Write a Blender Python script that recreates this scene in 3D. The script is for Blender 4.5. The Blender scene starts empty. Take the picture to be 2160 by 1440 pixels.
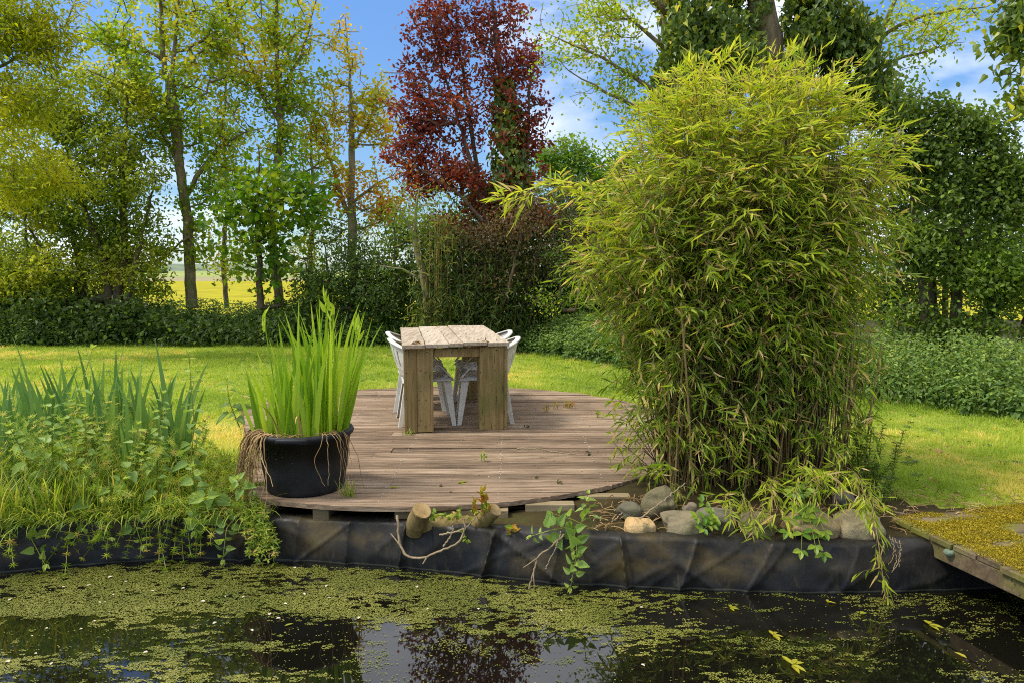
import bpy, math
import numpy as np
from math import radians as R_

# ------------------------------------------------------------------ scene, camera frame
sc = bpy.context.scene
col = sc.collection
F, CX, CY, HOR = 1560.0, 1080.0, 720.0, 570.0          # lens in photo pixels (2160 wide)
CAMZ = 1.38
PITCH = math.atan((CY - HOR) / F)
DECK_C, DECK_R = (-0.70, 6.50), 2.27
WATER = -0.34

def ray(px, py):
    x, y = (px - CX) / F, -(py - CY) / F
    s, c = math.sin(PITCH), math.cos(PITCH)
    return np.array([x, c + y * s, -s + y * c])
def P(px, py, Y):
    d = ray(px, py); t = Y / d[1]
    return np.array([d[0] * t, Y, CAMZ + d[2] * t])
def G(px, py, z=0.0):
    d = ray(px, py); t = (z - CAMZ) / d[2]
    return np.array([d[0] * t, d[1] * t, z])

# ------------------------------------------------------------------ noise
def _hash(ix, iy, seed):
    h = (ix.astype(np.int64) * 374761393 + iy.astype(np.int64) * 668265263 + seed * 974711) & 0x7fffffff
    h = (h ^ (h >> 13)) * 1274126177 & 0x7fffffff
    return ((h ^ (h >> 16)) & 0xffff) / 65535.0
def vnoise(x, y, seed=0):
    x = np.asarray(x, float); y = np.asarray(y, float)
    ix, iy = np.floor(x), np.floor(y); fx, fy = x - ix, y - iy
    fx = fx * fx * (3 - 2 * fx); fy = fy * fy * (3 - 2 * fy)
    a, b = _hash(ix, iy, seed), _hash(ix + 1, iy, seed)
    c, d = _hash(ix, iy + 1, seed), _hash(ix + 1, iy + 1, seed)
    return (a * (1 - fx) + b * fx) * (1 - fy) + (c * (1 - fx) + d * fx) * fy
def fbm(x, y, seed=0, octs=4):
    s, a, t = 0, 1.0, 0
    for k in range(octs):
        s = s + a * vnoise(np.asarray(x) * 2 ** k, np.asarray(y) * 2 ** k, seed + k); t += a; a *= .5
    return s / t
def unit(v):
    v = np.asarray(v, float)
    return v / np.maximum(np.linalg.norm(v, axis=-1, keepdims=True), 1e-9)

# ------------------------------------------------------------------ mesh builder
class MB:
    def __init__(s): s.V, s.S, s.L, s.T, s.M, s.n = [], [], [], [], [], 0
    def add(s, V, sizes, loops, tint=.5, mi=0):
        V = np.asarray(V, float).reshape(-1, 3)
        s.V.append(V); s.S.append(np.asarray(sizes, np.int64)); s.L.append(np.asarray(loops, np.int64) + s.n)
        t = np.empty(len(V)); t[:] = tint; s.T.append(t)
        m = np.empty(len(s.S[-1]), np.int32); m[:] = mi; s.M.append(m)
        s.n += len(V)
    def faces(s, V, F_, tint=.5, mi=0):
        s.add(V, [len(f) for f in F_], [i for f in F_ for i in f], tint, mi)
    def box(s, c, size, rot=0.0, tint=.5, mi=0, jit=0, rng=None, tilt=None):
        h = np.array(size) / 2
        V = np.array([[x, y, z] for x in (-1, 1) for y in (-1, 1) for z in (-1, 1)], float) * h
        if jit: V = V + rng.normal(0, jit, V.shape)
        cr, sr = math.cos(rot), math.sin(rot)
        V = np.stack([V[:, 0] * cr - V[:, 1] * sr, V[:, 0] * sr + V[:, 1] * cr, V[:, 2]], 1) + np.array(c)
        s.faces(V, [(0, 1, 3, 2), (4, 6, 7, 5), (0, 4, 5, 1), (2, 3, 7, 6), (0, 2, 6, 4), (1, 5, 7, 3)], tint, mi)
    def tube(s, pts, rad, sides=6, tint=.5, cap=True, mi=0, capmi=None, lump=0, rng=None):
        pts = np.asarray(pts, float); n = len(pts)
        rad = np.broadcast_to(np.asarray(rad, float), (n,))
        tan = unit(np.gradient(pts, axis=0)) if n > 2 else unit(np.repeat((pts[-1:] - pts[:1]), n, 0))
        ref = np.array([0, 0, 1.0]) if abs(tan[:, 2]).mean() < .75 else np.array([0.17, 1.0, 0])
        a = unit(np.cross(tan, ref)); b = np.cross(a, tan)
        th = np.arange(sides) * 2 * math.pi / sides
        rr = rad[:, None] * np.ones((1, sides))
        if lump: rr = rr * (1 + rng.normal(0, lump, rr.shape))
        V = pts[:, None] + rr[..., None] * (np.cos(th)[None, :, None] * a[:, None] + np.sin(th)[None, :, None] * b[:, None])
        i = np.arange(n - 1)[:, None] * sides; j = np.arange(sides)[None]; k = (j + 1) % sides
        q = np.stack([i + j, i + k, i + sides + k, i + sides + j], -1).reshape(-1, 4)
        s.add(V.reshape(-1, 3), np.full(len(q), 4), q.ravel(), tint, mi)
        if cap:
            m2 = mi if capmi is None else capmi
            s.add(V[0], [sides], np.arange(sides)[::-1], tint if np.isscalar(tint) else .5, m2)
            s.add(V[-1], [sides], np.arange(sides), tint if np.isscalar(tint) else .5, m2)
    def build(s, name, mats, parent=None, smooth=False, bevel=0, loc=None):
        me = bpy.data.meshes.new(name)
        V = np.concatenate(s.V); L = np.concatenate(s.L); S = np.concatenate(s.S)
        off = np.zeros(3)
        if parent is not None: off = world_loc(parent)
        elif loc is not None: off = np.array(loc, float)
        V = V - off
        me.vertices.add(len(V)); me.vertices.foreach_set('co', V.astype(np.float32).ravel())
        me.loops.add(len(L)); me.loops.foreach_set('vertex_index', L.astype(np.int32))
        me.polygons.add(len(S))
        me.polygons.foreach_set('loop_start', np.concatenate([[0], np.cumsum(S)[:-1]]).astype(np.int32))
        me.polygons.foreach_set('material_index', np.concatenate(s.M).astype(np.int32))
        if not isinstance(mats, (list, tuple)): mats = [mats]
        for m in mats: me.materials.append(m)
        me.update(calc_edges=True)
        at = me.attributes.new('tint', 'FLOAT', 'POINT'); at.data.foreach_set('value', np.concatenate(s.T).astype(np.float32))
        me.polygons.foreach_set('use_smooth', np.full(len(S), bool(smooth)))
        o = bpy.data.objects.new(name, me); col.objects.link(o)
        if parent is not None: o.parent = parent
        elif loc is not None: o.location = loc
        if bevel:
            b = o.modifiers.new('bevel', 'BEVEL'); b.width = bevel; b.segments = 2; b.limit_method = 'ANGLE'
        return o
def world_loc(o):
    v = np.zeros(3)
    while o is not None: v = v + np.array(o.location); o = o.parent
    return v
def tag(o, label=None, cat=None, group=None, kind=None):
    if label: o['label'] = label
    if cat: o['category'] = cat
    if group: o['group'] = group
    if kind: o['kind'] = kind
    return o
def empty(name, loc, label, cat, group=None):
    o = bpy.data.objects.new(name, None); col.objects.link(o)
    o.location = [float(v) for v in loc]; o.empty_display_size = .1
    return tag(o, label, cat, group)

# ------------------------------------------------------------------ materials
def lin(r, g, b):
    f = lambda u: (u / 12.92 if u <= .04045 else ((u + .055) / 1.055) ** 2.4)
    return (f(r / 255), f(g / 255), f(b / 255), 1)
class NT:
    def __init__(s, name):
        s.m = bpy.data.materials.new(name); s.m.use_nodes = True
        s.t = s.m.node_tree; s.t.nodes.clear(); s.out = s.n('ShaderNodeOutputMaterial')
    def n(s, typ, **kw):
        nd = s.t.nodes.new(typ)
        for k, v in kw.items():
            if k in nd.inputs: nd.inputs[k].default_value = v
            else: setattr(nd, k, v)
        return nd
    def l(s, a, b): s.t.links.new(a, b)
    def ramp(s, fac, stops, interp='LINEAR'):
        r = s.n('ShaderNodeValToRGB'); e = r.color_ramp.elements; r.color_ramp.interpolation = interp
        while len(e) < len(stops): e.new(.5)
        for el, (p, c) in zip(e, stops): el.position = p; el.color = c if len(c) == 4 else (*c, 1)
        s.l(fac, r.inputs['Fac']); return r.outputs['Color']
    def attr(s, name='tint'): return s.n('ShaderNodeAttribute', attribute_name=name).outputs['Fac']
    def noise(s, scale, detail=4, rough=.55, stretch=None, coord='Object', dist=0):
        tc = s.n('ShaderNodeTexCoord'); mp = s.n('ShaderNodeMapping')
        if stretch: mp.inputs['Scale'].default_value = stretch
        s.l(tc.outputs[coord], mp.inputs['Vector'])
        nz = s.n('ShaderNodeTexNoise'); nz.inputs['Scale'].default_value = scale
        nz.inputs['Detail'].default_value = detail; nz.inputs['Roughness'].default_value = rough; nz.inputs['Distortion'].default_value = dist
        s.l(mp.outputs['Vector'], nz.inputs['Vector']); return nz.outputs['Fac']
    def mix(s, fac, a, b, mode='MIX'):
        m = s.n('ShaderNodeMix', data_type='RGBA', blend_type=mode)
        for sock, v in ((m.inputs[0], fac), (m.inputs[6], a), (m.inputs[7], b)):
            if hasattr(v, 'is_output'): s.l(v, sock)
            else: sock.default_value = v
        return m.outputs[2]
    def math(s, op, a, b=0.0):
        m = s.n('ShaderNodeMath', operation=op)
        for sock, v in ((m.inputs[0], a), (m.inputs[1], b)):
            if hasattr(v, 'is_output'): s.l(v, sock)
            else: sock.default_value = v
        return m.outputs[0]
    def bump(s, h, strength=.3, dist=.01):
        b = s.n('ShaderNodeBump'); b.inputs['Strength'].default_value = strength; b.inputs['Distance'].default_value = dist
        s.l(h, b.inputs['Height']); return b.outputs['Normal']
    def pbr(s, color, rough=.7, spec=.3, normal=None, ior=None):
        p = s.n('ShaderNodeBsdfPrincipled')
        if hasattr(color, 'is_output'): s.l(color, p.inputs['Base Color'])
        else: p.inputs['Base Color'].default_value = color
        if hasattr(rough, 'is_output'): s.l(rough, p.inputs['Roughness'])
        else: p.inputs['Roughness'].default_value = rough
        p.inputs['Specular IOR Level'].default_value = spec
        if ior: p.inputs['IOR'].default_value = ior
        if normal is not None: s.l(normal, p.inputs['Normal'])
        return p
    def done(s, shader):
        s.l(shader.outputs[0], s.out.inputs['Surface']); return s.m
LEAF_GAIN = 1.35
def leaf_mat(name, stops, transl=.42, rough=.45, spec=.35, boost=1.5, gain=1.0):
    t = NT(name); g = LEAF_GAIN * gain; c = t.ramp(t.attr(), [(a, tuple(min(.9, v * g * w) for v, w in zip(k[:3], (1.12, 1.0, .82))) + (1,)) for a, k in stops])
    p = t.pbr(c, rough, spec)
    tr = t.n('ShaderNodeBsdfTranslucent')
    t.l(t.mix(1.0, c, (boost * 1.02, boost, boost * .5, 1), 'MULTIPLY'), tr.inputs['Color'])
    mx = t.n('ShaderNodeMixShader'); mx.inputs[0].default_value = transl
    t.l(p.outputs[0], mx.inputs[1]); t.l(tr.outputs[0], mx.inputs[2])
    return t.done(mx)
def bark_mat(name, a, b, moss=None, scale=14):
    t = NT(name); n1 = t.noise(scale, 6, .6, (1, 1, .3)); c = t.ramp(n1, [(.3, a), (.72, b)])
    if moss is not None:
        c = t.mix(t.ramp(t.noise(3.0, 4), [(.5, (0, 0, 0)), (.62, (.8, .8, .8))]), c, moss)
    return t.done(t.pbr(c, .9, .15, t.bump(n1, .6, .02)))
def wood_mat(name, stops, stretch, moss=None, mossamt=(.55, .72), bump=.35, stain=True, tintamt=.3, off=-.15, gscale=9.0):
    """Weathered timber: grain runs along the axis with the small stretch value; tint sets the board."""
    t = NT(name)
    g = t.noise(gscale, 9, .7, stretch, dist=.3)
    v = t.math('ADD', t.math('MULTIPLY', g, 1.0), t.math('MULTIPLY', t.attr(), tintamt))
    c = t.ramp(t.math('ADD', v, off), stops)
    big = t.noise(1.6, 5, .6)
    if stain: c = t.mix(t.ramp(big, [(.52, (0, 0, 0)), (.75, (.55, .55, .55))]), c, lin(70, 62, 50), 'MIX')
    if moss is not None:
        c = t.mix(t.ramp(t.noise(2.6, 6, .6), [(mossamt[0], (0, 0, 0)), (mossamt[1], (.75, .75, .75))]), c, moss)
    crk = t.noise(26.0, 3, .5, stretch, dist=.2); c = t.mix(t.ramp(crk, [(.30, (.8, .8, .8)), (.37, (0, 0, 0))]), c, lin(44, 36, 28))
    fine = t.noise(34.0, 5, .7, stretch)
    return t.done(t.pbr(c, .82, .2, t.bump(fine, bump, .004)))

M = {}
# ordinary leaf greens, per-leaf tint picks along the ramp
M['leaf_ash'] = leaf_mat('leaf_ash', [(0, lin(70, 92, 18)), (.4, lin(112, 122, 16)), (.8, lin(136, 144, 30)), (1, lin(152, 148, 44))], transl=.5, gain=1.35)
M['leaf_elder'] = leaf_mat('leaf_elder', [(0, lin(62, 84, 24)), (.5, lin(98, 114, 34)), (.85, lin(130, 138, 48)), (1, lin(148, 148, 66))], transl=.5, gain=1.45)
M['leaf_alder'] = leaf_mat('leaf_alder', [(0, lin(72, 100, 22)), (.5, lin(112, 134, 36)), (.85, lin(142, 150, 52)), (1, lin(152, 142, 54))], transl=.5, gain=1.35)
M['leaf_orange'] = leaf_mat('leaf_orange', [(0, lin(104, 116, 26)), (.6, lin(146, 136, 38)), (1, lin(150, 94, 32))], transl=.5, gain=1.35)
M['leaf_sycamore'] = leaf_mat('leaf_sycamore', [(0, lin(48, 92, 20)), (.6, lin(88, 122, 32)), (1, lin(124, 144, 40))], transl=.5, gain=.95)
M['leaf_red'] = leaf_mat('leaf_red', [(0, lin(78, 36, 38)), (.5, lin(112, 50, 46)), (.85, lin(140, 70, 50)), (1, lin(140, 104, 54))], transl=.48, boost=1.2, gain=1.15)
M['leaf_purple'] = leaf_mat('leaf_purple', [(0, lin(52, 56, 36)), (.45, lin(78, 74, 48)), (.75, lin(108, 76, 62)), (1, lin(92, 110, 50))], .36, gain=1.25)
M['leaf_dark'] = leaf_mat('leaf_dark', [(0, lin(36, 52, 22)), (.6, lin(58, 80, 34)), (1, lin(92, 112, 48))], .38, gain=1.4)
M['leaf_ivy'] = leaf_mat('leaf_ivy', [(0, lin(40, 56, 24)), (.55, lin(66, 84, 34)), (.85, lin(106, 114, 40)), (1, lin(164, 140, 40))], .42, .38, .4, gain=2.2)
M['leaf_right'] = leaf_mat('leaf_right', [(0, lin(48, 66, 26)), (.6, lin(78, 98, 40)), (1, lin(118, 146, 54))], .42, gain=1.75)
M['leaf_bright'] = leaf_mat('leaf_bright', [(0, lin(70, 112, 32)), (1, lin(128, 150, 50))])
M['leaf_nettle'] = leaf_mat('leaf_nettle', [(0, lin(50, 74, 38)), (.6, lin(78, 104, 54)), (1, lin(116, 138, 70))], .4, gain=1.4)
M['leaf_nettle_near'] = leaf_mat('leaf_nettle_near', [(0, lin(78, 108, 60)), (.6, lin(110, 140, 72)), (1, lin(148, 168, 80))], .38)
M['leaf_cleavers'] = leaf_mat('leaf_cleavers', [(0, lin(70, 98, 32)), (.5, lin(108, 134, 46)), (.85, lin(146, 158, 66)), (1, lin(160, 150, 90))], .42, gain=1.1)
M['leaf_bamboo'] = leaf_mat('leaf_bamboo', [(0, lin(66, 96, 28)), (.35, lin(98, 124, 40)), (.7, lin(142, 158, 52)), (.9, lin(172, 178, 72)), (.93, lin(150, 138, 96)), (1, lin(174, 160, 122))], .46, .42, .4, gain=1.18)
M['leaf_darkbamboo'] = leaf_mat('leaf_darkbamboo', [(0, lin(42, 56, 28)), (.6, lin(70, 92, 42)), (1, lin(126, 130, 74))], .32, gain=1.15)
M['leaf_iris'] = leaf_mat('leaf_iris', [(0, lin(62, 98, 52)), (.5, lin(90, 126, 70)), (.85, lin(122, 150, 78)), (1, lin(150, 166, 78))], .35, .45, .4)
M['leaf_iris_tub'] = leaf_mat('leaf_iris_tub', [(0, lin(84, 122, 28)), (.5, lin(118, 152, 38)), (1, lin(158, 180, 62))], .4, .42, .35, gain=1.06)
M['grass'] = leaf_mat('grass', [(0, lin(104, 130, 40)), (.5, lin(130, 154, 56)), (.85, lin(158, 166, 74)), (1, lin(186, 174, 112))], .42, gain=1.1)
M['straw'] = leaf_mat('straw', [(0, lin(112, 92, 64)), (.5, lin(156, 132, 96)), (1, lin(192, 170, 130))], .12, .8, .15, 1.1, gain=1/1.35)
M['redshoot'] = leaf_mat('redshoot', [(0, lin(92, 128, 30)), (.5, lin(150, 130, 40)), (1, lin(128, 66, 30))], .35)
M['duckweed'] = leaf_mat('duckweed', [(0, lin(84, 98, 34)), (.5, lin(124, 132, 56)), (.85, lin(152, 154, 86)), (1, lin(190, 186, 136))], .15, .5, .4, 1.1, gain=1/1.35)
M['petal'] = leaf_mat('petal', [(0, lin(196, 192, 176)), (1, lin(226, 224, 214))], .25, .6, .3, 1.0, gain=1/1.35)
M['floatleaf'] = leaf_mat('floatleaf', [(0, lin(104, 118, 24)), (1, lin(140, 136, 36))], .2)
M['stem_green'] = leaf_mat('stem_green', [(0, lin(92, 116, 44)), (1, lin(146, 158, 70))], .15, gain=1/1.35)
M['culm'] = leaf_mat('culm', [(0, lin(62, 60, 40)), (.5, lin(112, 100, 66)), (1, lin(172, 150, 104))], .05, .5, .4, gain=1/1.35)
M['cane'] = leaf_mat('cane', [(0, lin(150, 128, 76)), (1, lin(196, 170, 112))], .05, .6, .3, gain=1/1.35)
M['bark'] = bark_mat('bark', lin(96, 84, 62), lin(156, 138, 108), lin(104, 112, 52))
M['bark_pale'] = bark_mat('bark_pale', lin(112, 100, 78), lin(172, 156, 128), lin(116, 120, 66))
M['bark_dark'] = bark_mat('bark_dark', lin(66, 58, 46), lin(112, 98, 78))
M['bark_red'] = bark_mat('bark_red', lin(78, 64, 54), lin(132, 112, 92))
M['stick'] = bark_mat('stick', lin(122, 104, 78), lin(176, 156, 124), scale=30)
M['log'] = bark_mat('log', lin(96, 80, 48), lin(146, 126, 82), lin(112, 104, 52), 20)
def _cut():
    t = NT('cut_wood'); n = t.noise(16, 5, .6)
    return t.done(t.pbr(t.ramp(n, [(.3, lin(126, 100, 58)), (.7, lin(184, 156, 108))]), .85, .15, t.bump(n, .4, .01)))
M['cut'] = _cut()

def world():
    w = bpy.data.worlds.new('World'); sc.world = w; w.use_nodes = True
    t = w.node_tree; t.nodes.clear(); N = t.nodes.new; L = t.links.new
    out = N('ShaderNodeOutputWorld'); bg = N('ShaderNodeBackground'); bg.inputs['Strength'].default_value = SKY_STRENGTH
    sky = N('ShaderNodeTexSky'); sky.sky_type = 'NISHITA'; sky.sun_disc = False
    sky.sun_elevation = SUN_EL; sky.sun_rotation = SUN_ROT; sky.air_density = 1.0; sky.dust_density = .15; sky.ozone_density = 2.2
    tc = N('ShaderNodeTexCoord'); mp = N('ShaderNodeMapping'); mp.inputs['Scale'].default_value = (1, 1, 2.3)
    mp.inputs['Location'].default_value = (.35, .2, .62)
    nz = N('ShaderNodeTexNoise'); nz.inputs['Scale'].default_value = 2.3; nz.inputs['Detail'].default_value = 9; nz.inputs['Roughness'].default_value = .56
    nz.inputs['Distortion'].default_value = .25
    L(tc.outputs['Generated'], mp.inputs['Vector']); L(mp.outputs['Vector'], nz.inputs['Vector'])
    # clouds: more low down and overhead, clearer in the band above the trees
    sep = N('ShaderNodeSeparateXYZ'); L(tc.outputs['Generated'], sep.inputs[0])
    zr = N('ShaderNodeValToRGB'); e = zr.color_ramp.elements
    for p in (.3, .5): e.new(p)
    for el, (p, v) in zip(e, ((0, .05), (.14, .07), (.33, .0), (.50, .34))): el.position = p; el.color = (max(v, 0),) * 3 + (1,)
    L(sep.outputs['Z'], zr.inputs['Fac'])
    ad = N('ShaderNodeMath'); ad.operation = 'ADD'; L(nz.outputs['Fac'], ad.inputs[0]); L(zr.outputs['Color'], ad.inputs[1])
    cr = N('ShaderNodeValToRGB'); cr.color_ramp.elements[0].position = .555; cr.color_ramp.elements[1].position = .72
    cr.color_ramp.elements[1].color = (.93, .93, .93, 1)
    L(ad.outputs[0], cr.inputs['Fac'])
    n2 = N('ShaderNodeTexNoise'); n2.inputs['Scale'].default_value = 6; n2.inputs['Detail'].default_value = 6; L(mp.outputs['Vector'], n2.inputs['Vector'])
    cc = N('ShaderNodeValToRGB'); cc.color_ramp.elements[0].position = .3; cc.color_ramp.elements[1].position = .7
    k = CLOUD
    cc.color_ramp.elements[0].color = (.62 * k, .66 * k, .75 * k, 1); cc.color_ramp.elements[1].color = (.95 * k, .96 * k, 1.0 * k, 1)
    L(n2.outputs['Fac'], cc.inputs['Fac'])
    sm = N('ShaderNodeMix'); sm.data_type = 'RGBA'; sm.blend_type = 'MULTIPLY'; sm.inputs[0].default_value = 1; 
    hz = N('ShaderNodeValToRGB'); h = hz.color_ramp.elements; h.new(.12)
    for el, (p, v) in zip(h, ((0, (.44, .53, .62)), (.12, (.45, .56, .68)), (.42, (.58, .78, 1.0)))): el.position = p; el.color = (*v, 1)
    L(sep.outputs['Z'], hz.inputs['Fac']); L(hz.outputs['Color'], sm.inputs[7]); L(sky.outputs['Color'], sm.inputs[6])
    mx = N('ShaderNodeMix'); mx.data_type = 'RGBA'
    L(cr.outputs['Color'], mx.inputs[0]); L(sm.outputs[2], mx.inputs[6]); L(cc.outputs['Color'], mx.inputs[7])
    L(mx.outputs[2], bg.inputs['Color']); L(bg.outputs[0], out.inputs['Surface'])
SUN_DIR = unit(np.array([-.54, -.10, .82]))
SUN_EL = math.asin(SUN_DIR[2]); SUN_ROT = math.atan2(SUN_DIR[0], SUN_DIR[1])
SKY_STRENGTH, CLOUD, SUN_STRENGTH, EXPOSURE = .15, 8.0, 2.5, .55
world()
sl = bpy.data.lights.new('sun', 'SUN'); sl.energy = SUN_STRENGTH; sl.angle = R_(14); sl.color = (1, .95, .86)
so = bpy.data.objects.new('sun', sl); col.objects.link(so)
from mathutils import Vector
so.rotation_euler = Vector(-SUN_DIR).to_track_quat('-Z', 'Y').to_euler()
so.location = (-5, -4, 12)
cam = bpy.data.cameras.new('camera'); co = bpy.data.objects.new('camera', cam); col.objects.link(co)
co.location = (0, 0, CAMZ); co.rotation_euler = (math.pi / 2 - PITCH, 0, 0)
cam.sensor_width = 36; cam.lens = 36 * F / 2160; cam.clip_end = 6000; cam.clip_start = .05
sc.camera = co
sc.view_settings.view_transform = 'Standard'; sc.view_settings.look = 'None'; sc.view_settings.exposure = EXPOSURE; sc.view_settings.gamma = 1
cy = sc.cycles
cy.max_bounces = 7; cy.diffuse_bounces = 4; cy.transmission_bounces = 4; cy.glossy_bounces = 3; cy.transparent_max_bounces = 6
cy.use_denoising = False; cy.pixel_filter_type = 'BLACKMAN_HARRIS'; cy.filter_width = 1.05; cy.sample_clamp_indirect = 3
try: cy.denoiser = 'OPENIMAGEDENOISE'; cy.denoising_input_passes = 'RGB_ALBEDO_NORMAL'; cy.denoising_prefilter = 'ACCURATE'
except Exception: pass

# ------------------------------------------------------------------ leaves and blades
def half(pts):   # a symmetric leaf from its right outline, (along, across): two halves sharing the midrib
    n = len(pts)
    V = [(0, 0, 0)] + [(a, -w, w * .35) for a, w in pts] + [(1, 0, 0)] + [(a, w, w * .35) for a, w in pts[::-1]]
    f1 = list(range(0, n + 2)); f2 = [0] + list(range(n + 1, 2 * n + 2))
    return np.array(V, float), [f1, f2]
TPL = {
    'oval': half([(.3, .5), (.7, .4)]),
    'lance': half([(.2, .46), (.55, .42)]),
    'heart': half([(.08, .4), (.34, .52), (.72, .26)]),
    'ivy': half([(-.06, .3), (.12, .55), (.4, .36), (.7, .2)]),
    'nettle': half([(.0, .22), (.07, .42), (.12, .38), (.2, .52), (.24, .45), (.34, .52), (.38, .43), (.48, .45), (.52, .35), (.62, .36), (.66, .26), (.77, .24), (.8, .15), (.9, .12)]),
    'maple': half([(-.08, .2), (.02, .52), (.2, .4), (.36, .66), (.52, .36), (.62, .38), (.74, .2)]),
}
def leaves(mb, pos, d, nrm, L, W, tpl='oval', tint=.5, bend=.15):
    pos = np.asarray(pos, float); n = len(pos)
    if n == 0: return
    T, Fc = TPL[tpl]
    d = unit(d); side = unit(np.cross(nrm, d)); up = np.cross(d, side)
    L = np.broadcast_to(L, (n,))[:, None, None]; W = np.broadcast_to(W, (n,))[:, None, None]; bend = np.broadcast_to(bend, (n,))[:, None, None]
    a, w, u = T[None, :, 0, None], T[None, :, 1, None], T[None, :, 2, None]
    V = pos[:, None] + L * (a - .3 * bend * a ** 2) * d[:, None] + W * w * side[:, None] + (W * u - L * bend * a ** 2) * up[:, None]
    k = len(T); lp = np.array([i for f in Fc for i in f])
    loops = (np.arange(n)[:, None] * k + lp[None]).ravel()
    mb.add(V.reshape(-1, 3), np.tile([len(f) for f in Fc], n), loops, np.repeat(np.broadcast_to(tint, (n,)), k))
def blades(mb, pos, az, lean, curl, L, W, tint=.5, seg=5, twist=None, taper=.6):
    """Grass and iris blades: strips that start at pos, lean by lean and bend over by curl (radians)."""
    pos = np.asarray(pos, float); n = len(pos)
    bc = lambda v: np.broadcast_to(np.asarray(v, float), (n,))
    az, lean, curl, L, W, tint = map(bc, (az, lean, curl, L, W, tint))
    t = np.linspace(0, 1, seg + 1)
    ang = lean[:, None] + curl[:, None] * t[None] ** 1.8
    ds = L[:, None] / seg
    am = .5 * (ang[:, 1:] + ang[:, :-1])
    h = np.concatenate([np.zeros((n, 1)), np.cumsum(np.sin(am) * ds, 1)], 1)
    z = np.concatenate([np.zeros((n, 1)), np.cumsum(np.cos(am) * ds, 1)], 1)
    tw = az + math.pi / 2 if twist is None else bc(twist)
    wd = np.where(t < taper, 1 - .12 * (1 - t / taper), np.sqrt(np.maximum(0, 1 - ((t - taper) / (1 - taper)))) ** 1.4)
    wd[-1] = .03
    c = pos[:, None] + np.stack([h * np.cos(az)[:, None], h * np.sin(az)[:, None], z], -1)
    sd = np.stack([np.cos(tw), np.sin(tw), np.zeros(n)], -1)[:, None] * (W[:, None] * wd[None] * .5)[..., None]
    V = np.stack([c - sd, c + sd], 2)                   # n, seg+1, 2, 3
    i = np.arange(seg) * 2
    q = np.stack([i, i + 1, i + 3, i + 2], -1)
    loops = (np.arange(n)[:, None, None] * (2 * (seg + 1)) + q[None]).ravel()
    mb.add(V.reshape(-1, 3), np.full(n * seg, 4), loops, np.repeat(tint, 2 * (seg + 1)))
    return c
def smooth_path(pts, n):
    pts = np.asarray(pts, float)
    s = np.concatenate([[0], np.cumsum(np.linalg.norm(np.diff(pts, axis=0), axis=1))]); u = np.linspace(0, s[-1], n)
    out = np.stack([np.interp(u, s, pts[:, k]) for k in range(3)], 1)
    if n > 4:
        for _ in range(2): out[1:-1] = .25 * out[:-2] + .5 * out[1:-1] + .25 * out[2:]
    return out

# ------------------------------------------------------------------ trees: limbs by nearest attachment through the crown
def ell(px, py, rx, ry, Y, n, dep=None, rng=None, shell=2.4):
    c = P(px, py, Y); k = Y / F
    v = unit(rng.normal(size=(n, 3))) * (rng.random(n) ** (1 / shell))[:, None]
    return c + v * np.array([rx * k, dep if dep else max(rx, ry) * k * .8, ry * k])
def grow(trunks, pts, rng, bf=.25, low=.8, tip=.0045, step=.3, wig=.05):
    pos, par, plen, rad, ok = [], [], [], [], []
    for tp, tr in trunks:
        tp = np.asarray(tp, float); L = np.linalg.norm(np.diff(tp, axis=0), axis=1).sum()
        n = max(4, int(L / .16)); q = smooth_path(tp, n)
        q[1:-1] += rng.normal(0, .012, (n - 2, 3))
        rr = np.interp(np.linspace(0, 1, n), np.linspace(0, 1, len(tr)), tr)
        base = -1
        if pos and tp is not trunks[0][0]:
            A = np.array(pos); dd = np.linalg.norm(A - q[0], axis=1); j = int(dd.argmin())
            if dd[j] < .9 and q[0][2] > .5: base = j
        for k in range(n):
            p_ = (base if k == 0 else len(pos) - 1)
            plen.append(0 if p_ < 0 else plen[p_] + np.linalg.norm(q[k] - pos[p_]) * .5)
            pos.append(q[k]); par.append(p_); rad.append(rr[k]); ok.append(q[k][2] > low)
    nt = len(pos); pos = list(pos)
    A = np.array(pos); okA = np.array(ok); pl = np.array(plen)
    pts = np.asarray(pts); m = len(pts)
    best = np.full(m, 1e9); bi = np.zeros(m, int); alive = np.ones(m, bool)
    def relax(idx):
        for i in idx:
            v = pts - pos[i]; d = np.linalg.norm(v, axis=1)
            c = d * (1 + .55 * np.maximum(0, -v[:, 2]) / np.maximum(d, 1e-6)) + bf * plen[i]
            u = c < best; best[u] = c[u]; bi[u] = i
    cand = [i for i in range(nt) if ok[i]]
    relax(cand)
    for _ in range(m):
        c = np.where(alive, best, 1e9); j = int(c.argmin()); alive[j] = False; i = bi[j]
        a, b = pos[i], pts[j]; d = np.linalg.norm(b - a); k = max(1, int(d / step)); new = []
        prev = i; sag = np.array([0, 0, .10 * d])
        for s in range(1, k + 1):
            f = s / k; q = a + (b - a) * f
            if s < k: q = q + rng.normal(0, wig * .6, 3) + sag * math.sin(math.pi * f) * (-.6)
            pos.append(q); par.append(prev); plen.append(plen[prev] + d / k); rad.append(0); prev = len(pos) - 1; new.append(prev)
        relax(new)
    n = len(pos); pos = np.array(pos); par = np.array(par); r = np.zeros(n); acc = np.zeros(n)
    for i in range(n - 1, -1, -1):
        v = max(tip, acc[i] ** (1 / 2.35))
        if i < nt: v = max(min(v, rad[i] * 1.15), rad[i])
        r[i] = v
        if par[i] >= 0: acc[par[i]] += min(v, 9) ** 2.35 if i >= nt or par[i] < nt else v ** 2.35
    return pos, par, r, nt
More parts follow.
